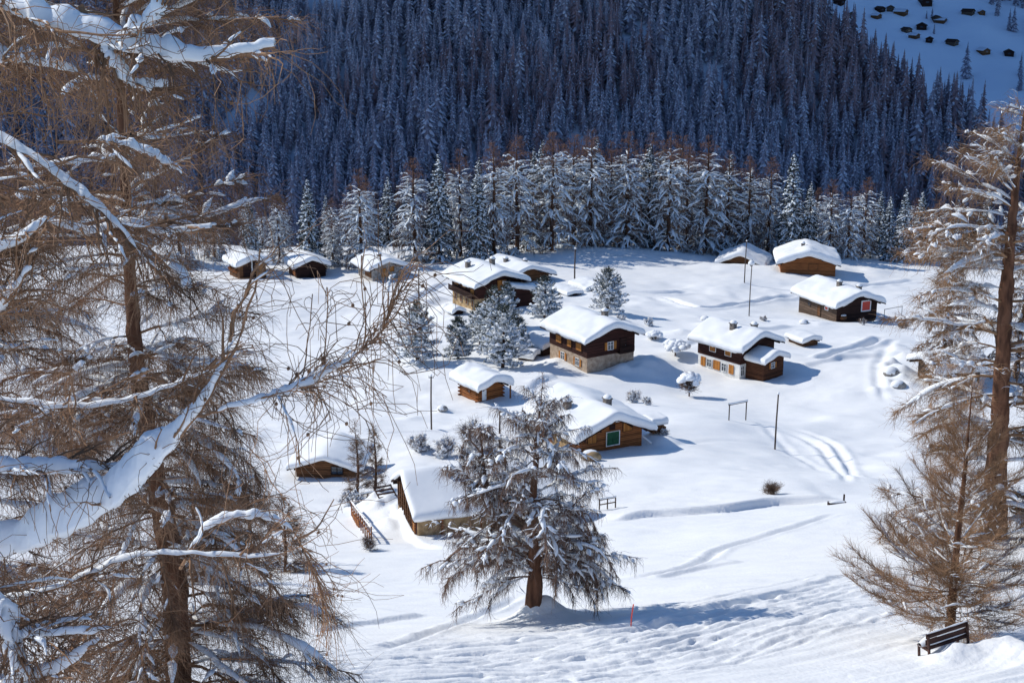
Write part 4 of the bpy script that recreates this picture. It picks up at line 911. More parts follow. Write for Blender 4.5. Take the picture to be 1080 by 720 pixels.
def house(name, label, cpx, theta, L, W, hb, hw, pitch, wall, base, t, corner=(1, -1), ov=1.0, og=.9, cat='chalet', chims=(), holes=(), seed=1, roof_mat='dark_wood', log=False, dz=0, center=False, group=None, ovl=None, amp=.13):
    th = R(theta); g = gp(*cpx) if not isinstance(cpx, np.ndarray) else cpx
    ca, sa = math.cos(th), math.sin(th); lc = np.array([corner[0] * L / 2, corner[1] * W / 2]) * (0 if center else 1)
    pos = (g[0] - (ca * lc[0] - sa * lc[1]), g[1] - (sa * lc[0] + ca * lc[1]), g[2] + dz)
    r = thing(name, label, cat, pos, th, group)
    tp = math.tan(R(pitch)); za = hb + hw; zr = za + W / 2 * tp
    ins = .06 if hb > .2 else 0
    if hb > .2: MB().box((0, 0, (hb - 3.5) / 2), (L / 2 - ins, W / 2 - ins, (hb + 3.5) / 2)).obj('basement', base, r, .03)
    z0_ = hb if hb > .2 else -3
    w_ = MB(); l, b_ = L / 2, W / 2
    w_.poly([(-l, -b_, z0_), (-l, b_, z0_), (-l, b_, za), (-l, 0, zr), (-l, -b_, za), (l, -b_, z0_), (l, b_, z0_), (l, b_, za), (l, 0, zr), (l, -b_, za)],
            [(0, 1, 2, 3, 4), (5, 9, 8, 7, 6), (0, 5, 6, 1), (1, 6, 7, 2), (2, 7, 8, 3), (3, 8, 9, 4), (4, 9, 5, 0)])
    w_.obj('wall', wall, r)
    if log:                         # crossing log ends at the corners
        for sx in (-1, 1):
            for sy in (-1, 1):
                e = MB(); k = 0; z = .0
                while z < za - .1:
                    if k % 2: e.tube([(sx * (l - .1), sy * (b_ - .13), z), (sx * (l + .35), sy * (b_ - .13), z)], .125, 7)
                    else: e.tube([(sx * (l - .13), sy * (b_ - .1), z), (sx * (l - .13), sy * (b_ + .35), z)], .125, 7)
                    z += .26; k += 1
                e.obj('log_ends', wall, r)
    rt = .16; cth = rt / math.cos(R(pitch)); l2 = L / 2 + og; l1 = -L / 2 - (ovl if ovl is not None else og); y2 = W / 2 + ov
    rf = MB()
    for sg in (-1, 1):
        a0 = (0, zr + .004); a1 = (sg * y2, zr - y2 * tp)
        rf.poly([(l1, a0[0], a0[1]), (l1, a1[0], a1[1]), (l1, a1[0], a1[1] + cth), (l1, a0[0], a0[1] + cth), (l2, a0[0], a0[1]), (l2, a1[0], a1[1]), (l2, a1[0], a1[1] + cth), (l2, a0[0], a0[1] + cth)],
                [(0, 1, 2, 3), (4, 7, 6, 5), (0, 4, 5, 1), (1, 5, 6, 2), (2, 6, 7, 3), (3, 7, 4, 0)])
    ro_ = rf.obj('roof', roof_mat, r)
    for yy in (0, W / 4, -W / 4, W / 2 - .05, -W / 2 + .05):
        zz = zr - abs(yy) * tp - .13
        a, b2 = L / 2 + .005, l2 - .08; MB().box(((a + b2) / 2, yy, zz), ((b2 - a) / 2, .09, .11)).obj('roof_beam', roof_mat, r)
    base_f = lambda X, Y: zr + cth - .02 - (np.sqrt(Y * Y + .30) - .15) * tp
    hl = list(holes); rr_ = np.random.default_rng(seed + 500)
    for _ in range(5): hl.append((rr_.uniform(-L / 2, L / 2), rr_.uniform(-W / 2, W / 2), rr_.uniform(.5, 1.4), rr_.uniform(-.2, .16) * t))
    for (cx_, cy_, hg) in chims: hl += [(cx_, cy_, 1.0, -.32 * t), (cx_ + .9, cy_ - .9, .8, .18 * t)]
    snow_obj(snow_slab(l1 - .14, l2 + .16, -y2 - .16, y2 + .16, base_f, t, seed, holes=hl, amp=amp), r)
    for i, (cx_, cy_, hg) in enumerate(chims): chimney(r, cx_, cy_, zr - abs(cy_) * tp, t, hg, seed + i)
    return r, dict(L=L, W=W, za=za, zr=zr, tp=tp)
def balcony(root, L, W, face, u0, u1, z, dep, mat):
    o, n, s = face_frame(face, L, W); up = np.array([0, 0, 1.]); Rm = np.stack([s, n, up], 1); m = MB()
    m.box(o + s * (u0 + u1) / 2 + n * (dep / 2 + .03) + up * z, ((u1 - u0) / 2, dep / 2, .07), Rm)
    m.box(o + s * (u0 + u1) / 2 + n * (dep - .02) + up * (z + .92), ((u1 - u0) / 2, .05, .05), Rm)
    for k in range(int((u1 - u0) / .28) + 1): m.box(o + s * (u0 + .1 + k * .28) + n * (dep - .02) + up * (z + .47), (.10, .018, .40), Rm)
    return m.obj('balcony', mat, root)

# --- K: dark chalet with masonry base, in the middle
r, q = house('chalet', 'dark brown chalet on beige masonry base, orange shutters, behind the green-door hut', (619, 395), -57.5, 10.0, 8.8, 2.3, 2.75, 21, 'red_wood', 'stone', .95, chims=[(1.6, 1.2, .75)], seed=4, ov=1.1, og=1.1)
for u in (-2.4, .4, 2.9): window(r, q['L'], q['W'], '-y', u, 3.75, 1.35 if u != .4 else 1.0, 1.35, 'closed', 'mid_wood')
for u in (-1.4, 2.5): window(r, q['L'], q['W'], '-y', u, 1.15, .95, 1.1, 'open', 'white_paint', off=0)
window(r, q['L'], q['W'], '+x', -.2, 3.65, 1.0, 1.15, 'open')
window(r, q['L'], q['W'], '+x', 2.2, 3.4, 1.1, 1.9, 'door', 'dark_wood', 'dark_wood')
balcony(r, q['L'], q['W'], '+x', 1.1, 3.7, 2.35, .8, 'dark_wood')
# --- J: chalet with white ground floor
r, q = house('chalet', 'two-storey chalet with white-plastered ground floor and small gabled wing at its front', (780, 397), -50, 8.6, 7.7, 2.25, 2.45, 22, 'red_wood', 'plaster', .95, chims=[(.5, -1.4, .8), (2.0, 1.7, .5)], seed=6, ov=1.1, og=1.2, holes=[(1.3, -1.2, 1.0, .35)])
for u in (-1.2, 1.9): window(r, q['L'], q['W'], '-y', u, 3.75, 1.15, 1.15, 'closed', 'white_paint')
for u in (-1.85, 1.15): window(r, q['L'], q['W'], '-y', u, 1.15, .85, 1.15, 'none', off=0); 
for u, wd in ((-3.1, .8), (-.35, 1.2), (2.6, .8)): window(r, q['L'], q['W'], '-y', u, 1.15, wd, 1.25, 'closed', 'shutter', off=0)
window(r, q['L'], q['W'], '+x', -3.3, 1.2, .7, 1.4, 'none', off=0)
# its front wing
wg = MB(); l0, l3 = q['L'] / 2 + .002, q['L'] / 2 + 3.4; y0, y1 = -2.5, 2.1; ym = (y0 + y1) / 2; zw = 3.2; zz = zw + (y1 - y0) / 2 * math.tan(R(20))
wg.poly([(l0, y0, -3), (l0, y1, -3), (l0, y1, zw), (l0, ym, zz), (l0, y0, zw), (l3, y0, -3), (l3, y1, -3), (l3, y1, zw), (l3, ym, zz), (l3, y0, zw)],
        [(0, 1, 2, 3, 4), (5, 9, 8, 7, 6), (0, 5, 6, 1), (1, 6, 7, 2), (2, 7, 8, 3), (3, 8, 9, 4), (4, 9, 5, 0)]); wo = wg.obj('wing', 'wing_wood', r)
tp = math.tan(R(20)); rw = MB()
for sg in (-1, 1):
    y2 = (y1 - y0) / 2 + .6; rw.poly([(l0, ym, zz + .004), (l0, ym + sg * y2, zz - y2 * tp), (l0, ym + sg * y2, zz - y2 * tp + .15), (l0, ym, zz + .15), (l3 + .7, ym, zz + .004), (l3 + .7, ym + sg * y2, zz - y2 * tp), (l3 + .7, ym + sg * y2, zz - y2 * tp + .15), (l3 + .7, ym, zz + .15)],
            [(0, 1, 2, 3), (4, 7, 6, 5), (0, 4, 5, 1), (1, 5, 6, 2), (2, 6, 7, 3), (3, 7, 4, 0)])
rw.obj('roof', 'dark_wood', wo)
snow_obj(snow_slab(l0 - .1, l3 + .9, ym - y2 - .15, ym + y2 + .15, lambda X, Y: zz + .12 - (np.sqrt((Y - ym) ** 2 + .2) - .1) * tp, .75, 16), wo)
wd_ = window(wo, 2 * l3, 2 * 9, '+x', ym - .3, 2.35, .75, .8, 'open')
# --- I: log house with the red shutter
r, q = house('log_house', 'dark log house with a big red square shutter framed in white on its gable', (882, 340), -66.5, 12.2, 9.0, 0, 3.1, 21, 'grey_wood', 'grey_stone', 1.15, chims=[(1.2, -.7, .55), (3.2, 2.4, .45)], seed=8, ov=1.2, og=1.3, holes=[(2.6, -1.2, 1.2, .3)])
g_ = MB(); g_.poly([(q['L'] / 2 + .05, -4.6, -.2), (q['L'] / 2 + .05, 4.6, -.2), (q['L'] / 2 + .05, 4.6, q['za'] - .02), (q['L'] / 2 + .05, 0, q['zr'] - .1), (q['L'] / 2 + .05, -4.6, q['za'] - .02)], [(0, 1, 2, 3, 4)]); g_.obj('gable_boards', 'dark_wood', r)
# red shutter
m = MB()
for du, dz_, hu, hz in ((-1.0, 0, .11, 1.05), (1.0, 0, .11, 1.05), (0, .97, .89, .11), (0, -.97, .89, .11)): m.box((q['L'] / 2 + .11, 2.0 + du, 2.5 + dz_), (.05, hu, hz))
wo = m.obj('window', 'white_paint', r); MB().box((q['L'] / 2 + .10, 2.0, 2.5), (.03, .89, .86)).obj('shutter', 'red_paint', wo)
m = MB()
for du, dz_, hu, hz in ((-.5, 0, .09, .55), (.5, 0, .09, .55), (0, .5, .41, .08), (0, -.5, .41, .08)): m.box((2.9 + du, -q['W'] / 2 - .07, 2.1 + dz_), (hu, .05, hz))
wo = m.obj('window', 'white_paint', r); MB().box((2.9, -q['W'] / 2 - .06, 2.1), (.41, .02, .42)).obj('shutter', 'red_paint', wo)
window(r, q['L'], q['W'], '-y', .6, .9, .9, 1.9, 'door', 'grey_wood', 'mid_wood')
window(r, q['L'], q['W'], '-y', -2.6, 1.5, .7, .7, 'none', 'grey_wood')
m = MB(); m.box((q['L'] / 2 + .36, -3.2, .85), (.3, .55, .35)); mb_ = m.obj('woodbox', 'mid_wood', r, .03); snow_obj(snow_ball((q['L'] / 2 + .36, -3.2, 1.2), .36, .62, .25, 5), mb_)
# --- D: big dark chalet at the back with side wing
r, q = house('chalet', 'big dark brown chalet with stone base behind the pine clump', (503, 330), -60, 9.6, 9.2, 2.2, 2.6, 20, 'red_wood', 'yellow_stone', .95, chims=[(-2.6, -2.4, .8), (-1.6, 2.2, 1.0)], seed=10, ov=1.3, og=1.6)
for u in (-2.9, .0): window(r, q['L'], q['W'], '-y', u, 4.0, 1.4, 1.1, 'closed', 'mid_wood')
window(r, q['L'], q['W'], '-y', 3.2, 3.6, 1.2, 1.4, 'closed', 'mid_wood')
for u in (-3.4, -1.2, 1.0, 3.2): window(r, q['L'], q['W'], '-y', u, 1.1, .75, 1.2, 'closed', 'grey_stone', 'mid_wood', off=0)
window(r, q['L'], q['W'], '+x', .6, 4.2, 1.7, 1.8, 'closed', 'shutter')
balcony(r, q['L'], q['W'], '-y', -4.6, 4.6, 2.3, .9, 'dark_wood')
l0, l3 = q['L'] / 2 + .002, q['L'] / 2 + 2.6; y0, y1 = 1.0, 6.6
wg = MB(); wg.poly([(l0, y0, -3), (l0, y1, -3), (l0, y1, 2.9), (l0, y0, 4.3), (l3, y0, -3), (l3, y1, -3), (l3, y1, 2.9), (l3, y0, 4.3)], [(0, 1, 2, 3), (4, 7, 6, 5), (0, 4, 5, 1), (1, 5, 6, 2), (2, 6, 7, 3), (3, 7, 4, 0)])
wo = wg.obj('wing', 'red_wood', r)
snow_obj(snow_slab(l0 - .1, l3 + .7, y0 - .5, y1 + .6, lambda X, Y: 4.36 - (Y - y0) * .2, .8, 19), wo)
# --- E: the chalet behind it
r, q = house('chalet', 'low snow-buried chalet with two chimneys right behind the big dark chalet', (534, 297), -58, 10.5, 10.5, 0, 1.0, 19, 'mid_wood', 'stone', .9, chims=[(-1.0, -1.5, .5), (2.0, 1.4, .35)], seed=12, ov=1.3, og=1.3)
window(r, q['L'], q['W'], '+x', -2.5, .7, 1.2, .7, 'closed', 'dark_wood')
# --- L: small log cabin
r, q = house('log_cabin', 'small orange log cabin under a thick snow cap, lowest in the left of the village', (504, 424), -55, 4.6, 4.2, 0, 2.2, 22, 'log_wood', 'stone', 1.05, seed=14, ov=.75, og=1.5, log=True, cat='cabin')
window(r, q['L'], q['W'], '+x', -1.1, .85, .75, 1.5, 'door', 'log_wood', 'white_paint', off=.04)
window(r, q['L'], q['W'], '-y', .2, 1.1, .6, .5, 'none', 'log_wood')
m = MB(); m.box((q['L'] / 2 + 1.25, q['W'] / 2 + .4, .3), (.09, .09, 1.6)); m.box((q['L'] / 2 + 1.25, -.3, .1), (.0 + .07, .07, .01)); m.obj('post', 'log_wood', r)
# --- M: hut with the green door
r, q = house('log_hut', 'wide log hut with a white-framed green door, right of the central larch', (611, 477), -63.5, 10.6, 8.2, 0, 1.8, 22, 'orange_wood', 'yellow_stone', 1.1, chims=[(-.2, -2.7, .65), (1.6, 1.6, .45)], seed=15, ov=1.2, og=1.3, cat='hut')
window(r, q['L'], q['W'], '+x', -2.5, 1.35, 1.05, 1.05, 'closed', 'mid_wood')
window(r, q['L'], q['W'], '+x', 2.1, 2.1, 1.1, 1.0, 'closed', 'mid_wood')
m = MB()
for du, dz_, hu, hz in ((-.84, 0, .03, .88), (.85, 0, .05, .88), (0, -.80, .80, .05), (0, .85, .80, .025)): m.box((q['L'] / 2 + .16, .15 + du, 1.0 + dz_), (.07, hu, hz))
wo = m.obj('door_frame', 'white_paint', r); d = MB(); d.box((q['L'] / 2 + .15, .15, 1.05), (.05, .79, .78)); d.box((q['L'] / 2 + .21, .15, 1.05), (.012, .74, .05)); d.box((q['L'] / 2 + .21, .15, 1.05), (.012, .04, .7)); d.obj('door', 'green_paint', wo)
MB().box((q['L'] / 2 + .09, .1, 2.35), (.06, .35, .28)).obj('hatch', 'dark_wood', r)
window(r, q['L'], q['W'], '-y', 3.2, 1.0, .8, 1.5, 'door', 'mid_wood', 'orange_wood')
m = MB(); m.box((1.0, -q['W'] / 2 - .07, -.4), (2.0, .055, 1.4)); m.obj('stone_panel', 'yellow_stone', r)
# --- N: hut left of the larch, its roof slope towards us
r, q = house('hut', 'ochre-walled hut with one big snowy roof slope, left of the central larch', (441, 570), 196, 12.0, 8.4, 0, 1.75, 27, 'yellow_stone', 'stone', .55, corner=(1, 1), chims=[(2.4, .8, .15)], seed=18, ov=.55, og=.5, cat='hut', amp=.07)
g_ = MB(); xg = q['L'] / 2 + .05; g_.poly([(xg, -4.0, -.4), (xg, 4.0, -.4), (xg, 4.0, q['za'] - .05), (xg, 0, q['zr'] - .12), (xg, -4.0, q['za'] - .05)], [(0, 1, 2, 3, 4)]); g_.obj('gable_boards', 'red_wood', r)
m = MB()
for k in range(9): m.box((xg + .07, -3.4 + k * .85, .9 + (1 - abs(-3.4 + k * .85) / 3.8) * .9), (.04, .11, 1.0 + (1 - abs(-3.4 + k * .85) / 3.8) * .9))
m.obj('gable_battens', 'mid_wood', r)
window(r, q['L'], q['W'], '+x', 3.1, .8, .8, 1.7, 'door', 'orange_wood', 'shutter')
m = MB(); m.box((3.9, q['W'] / 2 + .06, .4), (.09, .05, 1.3)); m.box((.5, q['W'] / 2 + .06, .4), (.06, .05, 1.3)); m.box((-2.0, q['W'] / 2 + .06, .4), (.06, .05, 1.3)); m.obj('timber_posts', 'orange_wood', r)
# --- H: orange-walled hut on the crest, G behind
r, q = house('hut', 'tall orange-walled hut under a thick snow cap, right of the low back hut', (850, 286), -97, 10, 12, 0, 2.7, 19, 'orange_wood', 'stone', 1.5, seed=20, ov=1.1, og=1.2, center=True, cat='hut', chims=[(.2, -1.0, .25)])
window(r, q['L'], q['W'], '+x', 1.1, 2.0, 1.9, 1.4, 'closed', 'mid_wood', 'orange_wood')
r, q = house('hut', 'low snow-buried hut with a little brown gable at the back of the crest', (784, 276), -108, 8.5, 9.6, 0, .9, 24, 'mid_wood', 'stone', 1.1, seed=21, ov=1.2, og=.9, center=True, cat='hut', dz=.2)
# --- the three huts at the back left
r, q = house('hut', 'small open-fronted hut with stacked wood, leftmost of three back huts', (253, 293), -60, 6.6, 6.0, 0, 2.3, 20, 'mid_wood', 'stone', 1.2, seed=22, ov=1.1, og=1.0, cat='hut', dz=.8)
MB().box((q['L'] / 2 + .06, -.3, 1.1), (.05, 1.9, 1.5)).obj('opening', 'dark_wood', r); MB().box((q['L'] / 2 + .16, -.2, 1.3), (.06, .14, 1.7)).obj('post', 'plaster', r); MB().box((q['L'] / 2 + .13, 1.5, 1.0), (.05, .85, 1.3)).obj('door', 'shutter', r)
m = MB(); rng = np.random.default_rng(4)
for k in range(40): y_ = rng.uniform(-2.9, 2.9); m.tube([(y_, -q['W'] / 2 - .1 - rng.uniform(0, .5), .1 + rng.uniform(0, 1.0)), (y_ + rng.uniform(-.1, .1), -q['W'] / 2 - .65, .1 + rng.uniform(0, 1.0))], .11, 6)
m.obj('woodpile', 'orange_wood', r)
r, q = house('hut', 'small dark log hut with plain gable, middle one of three back huts', (313, 290.5), -66, 6.6, 6.6, 0, 1.7, 22, 'dark_wood', 'stone', 1.0, seed=23, ov=1.0, og=1.0, cat='hut', log=True, dz=.9)
MB().box((0, -q['W'] / 2 - .05, .3), (2.6, .05, .9)).obj('side_boards', 'orange_wood', r)
r, q = house('hut', 'grey stone hut with orange door and window, right one of three back huts', (393, 296), -60, 7.4, 6.8, 0, 2.1, 21, 'grey_stone', 'stone', .95, seed=24, ov=1.3, og=1.1, cat='hut', chims=[(.8, -.4, .1)], dz=.7)
window(r, q['L'], q['W'], '+x', -.7, .9, .9, 1.8, 'door', 'mid_wood', 'shutter'); window(r, q['L'], q['W'], '+x', 1.2, 1.5, 1.0, .95, 'closed', 'mid_wood')
MB().box((1.6, -q['W'] / 2 - .06, 1.0), (1.6, .05, 1.1)).obj('side_boards', 'mid_wood', r)
# --- O: hut behind the left boughs, P: open shed at the right, sheds
r, q = house('hut', 'brown-gabled hut glimpsed through the left larch twigs', (350, 493), -96, 6, 6.4, 0, 1.3, 19, 'mid_wood', 'stone', .6, seed=25, ov=.8, og=.8, center=True, cat='hut', dz=.35)
window(r, q['L'], q['W'], '+x', 1.3, 1.0, 1.2, .8, 'none', 'dark_wood')
r, q = house('open_shed', 'open post-supported shed with sloping snow roof beneath the right larches', (992, 412), 195, 6.2, 6.4, 0, 1.9, 22, 'grey_wood', 'stone', 1.0, corner=(1, 1), seed=26, ov=.7, og=1.6, cat='shed', dz=.7)
m = MB()
for y_ in (3.4, 2.2): m.box((q['L'] / 2 + 1.2, y_, .7), (.08, .08, 1.6))
m.obj('posts', 'dark_wood', r)
r, q = house('shed', 'low dark shed tucked against the left side of the masonry-based chalet', (572, 374), -50, 4.6, 5.0, 0, 1.3, 14, 'dark_wood', 'stone', .8, seed=27, ov=.5, og=.6, cat='shed')
window(r, q['L'], q['W'], '+x', .8, .6, .6, .8, 'closed', 'mid_wood')
r, q = house('shed', 'low brown shed at the right rear of the white-based chalet', (847, 363), -60, 3.6, 3.2, 0, .8, 12, 'mid_wood', 'stone', .7, seed=28, ov=.5, og=.5, cat='shed')
r, q = house('shed', 'boxy snow-buried shed beside the tall pole on the crest', (622, 304), -60, 5.8, 5.0, 0, .5, 12, 'grey_wood', 'stone', 1.0, seed=29, ov=.5, og=.5, cat='shed', center=True)
r, q = house('shed', 'flat snow-covered lean-to with dark edge, left of the boxy buried shed', (597, 307), -58, 5.6, 3.0, 0, .35, 8, 'dark_wood', 'stone', .65, seed=30, ov=.4, og=.4, cat='shed', center=True)
r, q = house('dog_house', 'tiny snow-roofed hutch at the left foot of the big dark chalet', (480, 333), -62, 2.2, 2.0, 0, .5, 26, 'dark_wood', 'stone', .6, seed=31, ov=.35, og=.35, cat='hutch', center=True)
r, q = house('shed', 'snow-buried little shed at the lower right of the pine clump', (556, 377), -20, 2.2, 2.2, 0, .5, 14, 'mid_wood', 'stone', .9, seed=32, ov=.4, og=.4, cat='shed', center=True)

# --- cabins on the far meadow
CAB = [(866,3,10,'beside the forest edge, leftmost at the top'),(885,2,10,'at the top edge, second from the left'),(898,16,9,'low at the forest edge, half behind treetops'),(924,17,9,'just above the dark forest edge'),(928,10,9,'in the upper row of three, left'),(939,9,9,'in the upper row of three, middle'),
       (950,13,12,'with lighter wall, right end of the upper row'),(976,2,14,'largest, at the very top edge'),(988,20,11,'by the two tiny spruces'),(992,22,10,'touching the one by the two tiny spruces'),(972,28,13,'longest roof, in the middle of the cluster'),(956,32,9,'low and dark, left of the longest roof'),
       (964,38,9,'alone below the longest roof'),(980,42,8,'lowest of the middle cluster'),(1004,45,10,'brown, centre of the open slope'),(1037,54,11,'with pale wall, right of the centre cabin'),(1064,56,11,'rightmost low one, near the right edge'),(1021,13,11,'in the upper right pair, larger'),(1035,13,8,'in the upper right pair, smaller')]
for i, (px, py, sz, lab) in enumerate(CAB):
    q_ = far_pt(px, py + 2, 1010); r = thing('cabin', 'tiny cabin on the far meadow, ' + lab, 'cabin', (q_[0], q_[1], q_[2]), R(-75 + 37 * math.sin(i * 2.3)), 'cabins on the far shaded meadow')
    L_, W_, h_ = sz * .45, sz * .34, 2.6
    MB().poly([(-L_, -W_, -4), (-L_, W_, -4), (-L_, W_, h_), (-L_, 0, h_ + W_ * .5), (-L_, -W_, h_), (L_, -W_, -4), (L_, W_, -4), (L_, W_, h_), (L_, 0, h_ + W_ * .5), (L_, -W_, h_)],
              [(0, 1, 2, 3, 4), (5, 9, 8, 7, 6), (0, 5, 6, 1), (1, 6, 7, 2), (2, 7, 8, 3), (3, 8, 9, 4), (4, 9, 5, 0)]).obj('wall', ('mid_wood', 'dark_wood', 'grey_wood')[i % 3], r)
    m = MB(); wv = W_ + .8
    for sg in (-1, 1): m.poly([(-L_ - .7, 0, h_ + W_ * .5 + .03), (L_ + .7, 0, h_ + W_ * .5 + .03), (L_ + .7, sg * wv, h_ - .4 + .03), (-L_ - .7, sg * wv, h_ - .4 + .03), (-L_ - .7, 0, h_ + W_ * .5 + .4), (L_ + .7, 0, h_ + W_ * .5 + .4), (L_ + .7, sg * wv, h_), (-L_ - .7, sg * wv, h_)],
                              [(0, 1, 2, 3), (4, 7, 6, 5), (0, 4, 5, 1), (2, 6, 7, 3), (0, 3, 7, 4), (1, 5, 6, 2)])
    m.obj('roof', 'dark_wood' if i % 3 else 'hill', r)
    m = MB(); m.box((L_ + .04, 0, h_ * .55), (.03, W_ * .28, h_ * .22)); m.obj('window', 'glass', r)

# ================================================================== SMALL THINGS
def pole(px, py, top, r_, label, name='utility_pole', mat='pole_wood', cap=True, arm=False):
    p = gp(px, py); Hh = at(px, top, p[1])[2] - p[2]; t = thing(name, label, 'pole', p)
    MB().tube([(0, 0, -.8), (0, 0, Hh * .5), (.01 * Hh, 0, Hh)], [r_ * 1.1, r_, r_ * .85], 8).obj('shaft', mat, t, smooth=True)
    if arm:
        m = MB(); m.box((.01 * Hh, 0, Hh - .25), (.32, .04, .05)); [m.tube([(.01 * Hh + s_ * .27, 0, Hh - .2), (.01 * Hh + s_ * .27, 0, Hh - .02)], .04, 6) for s_ in (-1, 1)]; m.obj('insulators', 'metal', t)
    if cap: snow_obj(snow_ball((.01 * Hh, 0, Hh - .02), r_ * 1.5, r_ * 1.5, r_ * 2.0, int(px)), t)
    return t
pole(817, 478, 415, .10, 'dark wooden pole standing alone in the snow right of the metal frame')
pole(455, 450, 396, .10, 'grey pole left of the log cabin', arm=True)
pole(527, 476, 431, .10, 'thin grey pole between the log cabin and the central larch')
pole(606, 297, 262, .15, 'tall pole on the crest beside the boxy buried shed', arm=True)
pole(442, 322, 283, .12, 'pole left of the big dark chalet', arm=True)
pole(785, 300, 254, .11, 'thin bare pole on the crest, left of the pole with a white ball')
t = pole(790, 333, 274, .09, 'thin lamp pole topped by a snow-covered round globe', name='street_lamp', cap=False)
Hh = 9.0; p = gp(790, 333); Hh = at(790, 278, p[1])[2] - p[2]
snow_obj(snow_ball((.0, 0, Hh), .62, .62, .68, 8), t, name='snow_cover'); MB().tube([(0, 0, Hh - .55), (0, 0, Hh - .2)], [.12, .4], 10).obj('lamp_head', 'metal', t)
# red marker pole
p = gp(665, 663); t = thing('marker_pole', 'thin red marker pole stuck in the snow beside the piste', 'pole', p)
MB().tube([(0, 0, -.4), (.03, 0, .5), (.10, 0, 1.12)], .03, 6).obj('shaft', 'red_paint', t); MB().tube([(.094, 0, 1.02), (.105, 0, 1.12)], [.022, .012], 6).obj('tip', 'white_paint', t)
# metal frame
a, b_ = gp(768.5, 448.5), gp(788.5, 443); t = thing('metal_frame', 'plain goal-like metal frame with snow on its crossbar in the open snow', 'frame', a); d = np.array([2.4, 1.5, .0]); Hh = 2.05
for q_ in ((0, 0, 0), (d[0], d[1], d[2])): MB().bar((q_[0], q_[1], q_[2] - .5), (q_[0], q_[1], Hh), .13).obj('post', 'pole_wood', t)
MB().bar((-.1, 0, Hh), (d[0] + .1, d[1], Hh), .18, .14).obj('crossbar', 'pole_wood', t)
snow_obj(caps(np.array([[(-.15 + (d[0] + .3) * f, d[1] * f, Hh + .06) for f in np.linspace(0, 1, 9)]]), np.full((1, 9), .17) * np.array([[.3, 1, 1, 1.1, .9, 1, 1.1, 1, .3]]), np.full((1, 9), .2), 8), t)
# small tubular frame right of the log house
a, b_ = gp(932.5, 334), gp(951, 331); t = thing('metal_frame', 'thin tubular frame right of the red-shuttered log house', 'frame', a); d = b_ - a; Hh = 1.9
for q_ in ((0, 0, 0), (d[0], d[1], d[2])): MB().bar((q_[0], q_[1], q_[2] - .5), (q_[0], q_[1], Hh), .1).obj('post', 'metal', t)
MB().bar((-.05, 0, Hh), (d[0] + .05, d[1], Hh), .1).obj('crossbar', 'metal', t)
# the bench
p = gp(977.5, 697); t = thing('park_bench', 'weathered wooden bench seen from behind, half buried in snow below the small larch', 'bench', (p[0], p[1], p[2] - .24), R(24)); t.rotation_euler = (R(-3), R(-4.5), R(24)); L = 1.9
for z_, h_, tl_ in ((.96, .095, .0), (.70, .105, .03)): MB().box((L / 2, .02 + tl_, z_), (L / 2, .025, h_)).obj('backrest', 'bench_wood', t, .008)
MB().box((L / 2, .06, .46), (L / 2 - .03, .025, .085)).obj('back_rail', 'bench_wood', t, .008)
for y_ in (.20, .34, .48): MB().box((L / 2, y_, .44), (L / 2, .06, .022)).obj('seat', 'bench_wood', t, .006)
for x_ in (.06, L - .06):
    m = MB(); m.bar((x_, -.10, -.35), (x_, -.02, 1.0), .075, .09); m.bar((x_, .5, -.3), (x_, .5, .42), .075, .08); m.bar((x_, -.02, .40), (x_, .54, .40), .06, .07); m.obj('leg', 'bench_wood', t, .006)
for (z_, y_, wy, hh_, x0_, x1_) in ((1.055, .02, .035, .04, .03, L), (.805, .05, .03, .035, .5, L - .1), (.555, .07, .045, .07, .1, L - .05), (.46, .36, .24, .26, -.02, L + .04)):
    xs_ = np.linspace(x0_, x1_, 14); nz = (1 + .3 * fbm(xs_ * 2.1, xs_ * 0 + z_, 5, 2)) * np.sin(np.linspace(.12, 3.02, 14)) ** .4
    snow_obj(caps(np.array([[(x_, y_, z_) for x_ in xs_]]), wy * nz[None], hh_ * nz[None], 9), t)
# trough
a = gp(874, 529); t = thing('water_trough', 'dark wooden trough under a strip of snow at the right end of the snow bank', 'trough', (a[0], a[1], a[2] - .12), R(8)); L = 1.5
m = MB(); m.box((L / 2, -.2, .15), (L / 2, .04, .22)); m.box((L / 2, .25, .15), (L / 2, .04, .22)); m.box((0, .02, .15), (.04, .18, .22)); m.box((L, .02, .15), (.04, .18, .22)); m.box((L / 2, .02, .0), (L / 2 - .05, .18, .03)); m.obj('basin', 'dark_wood', t)
m = MB(); m.box((L + .0, .32, .35), (.06, .06, .55)); m.obj('post', 'dark_wood', t)
xs_ = np.linspace(.0, L, 10); snow_obj(caps(np.array([[(x_, .02, .33) for x_ in xs_]]), np.full((1, 10), .27), .16 * np.sin(np.linspace(.2, 2.9, 10))[None], 9), t)
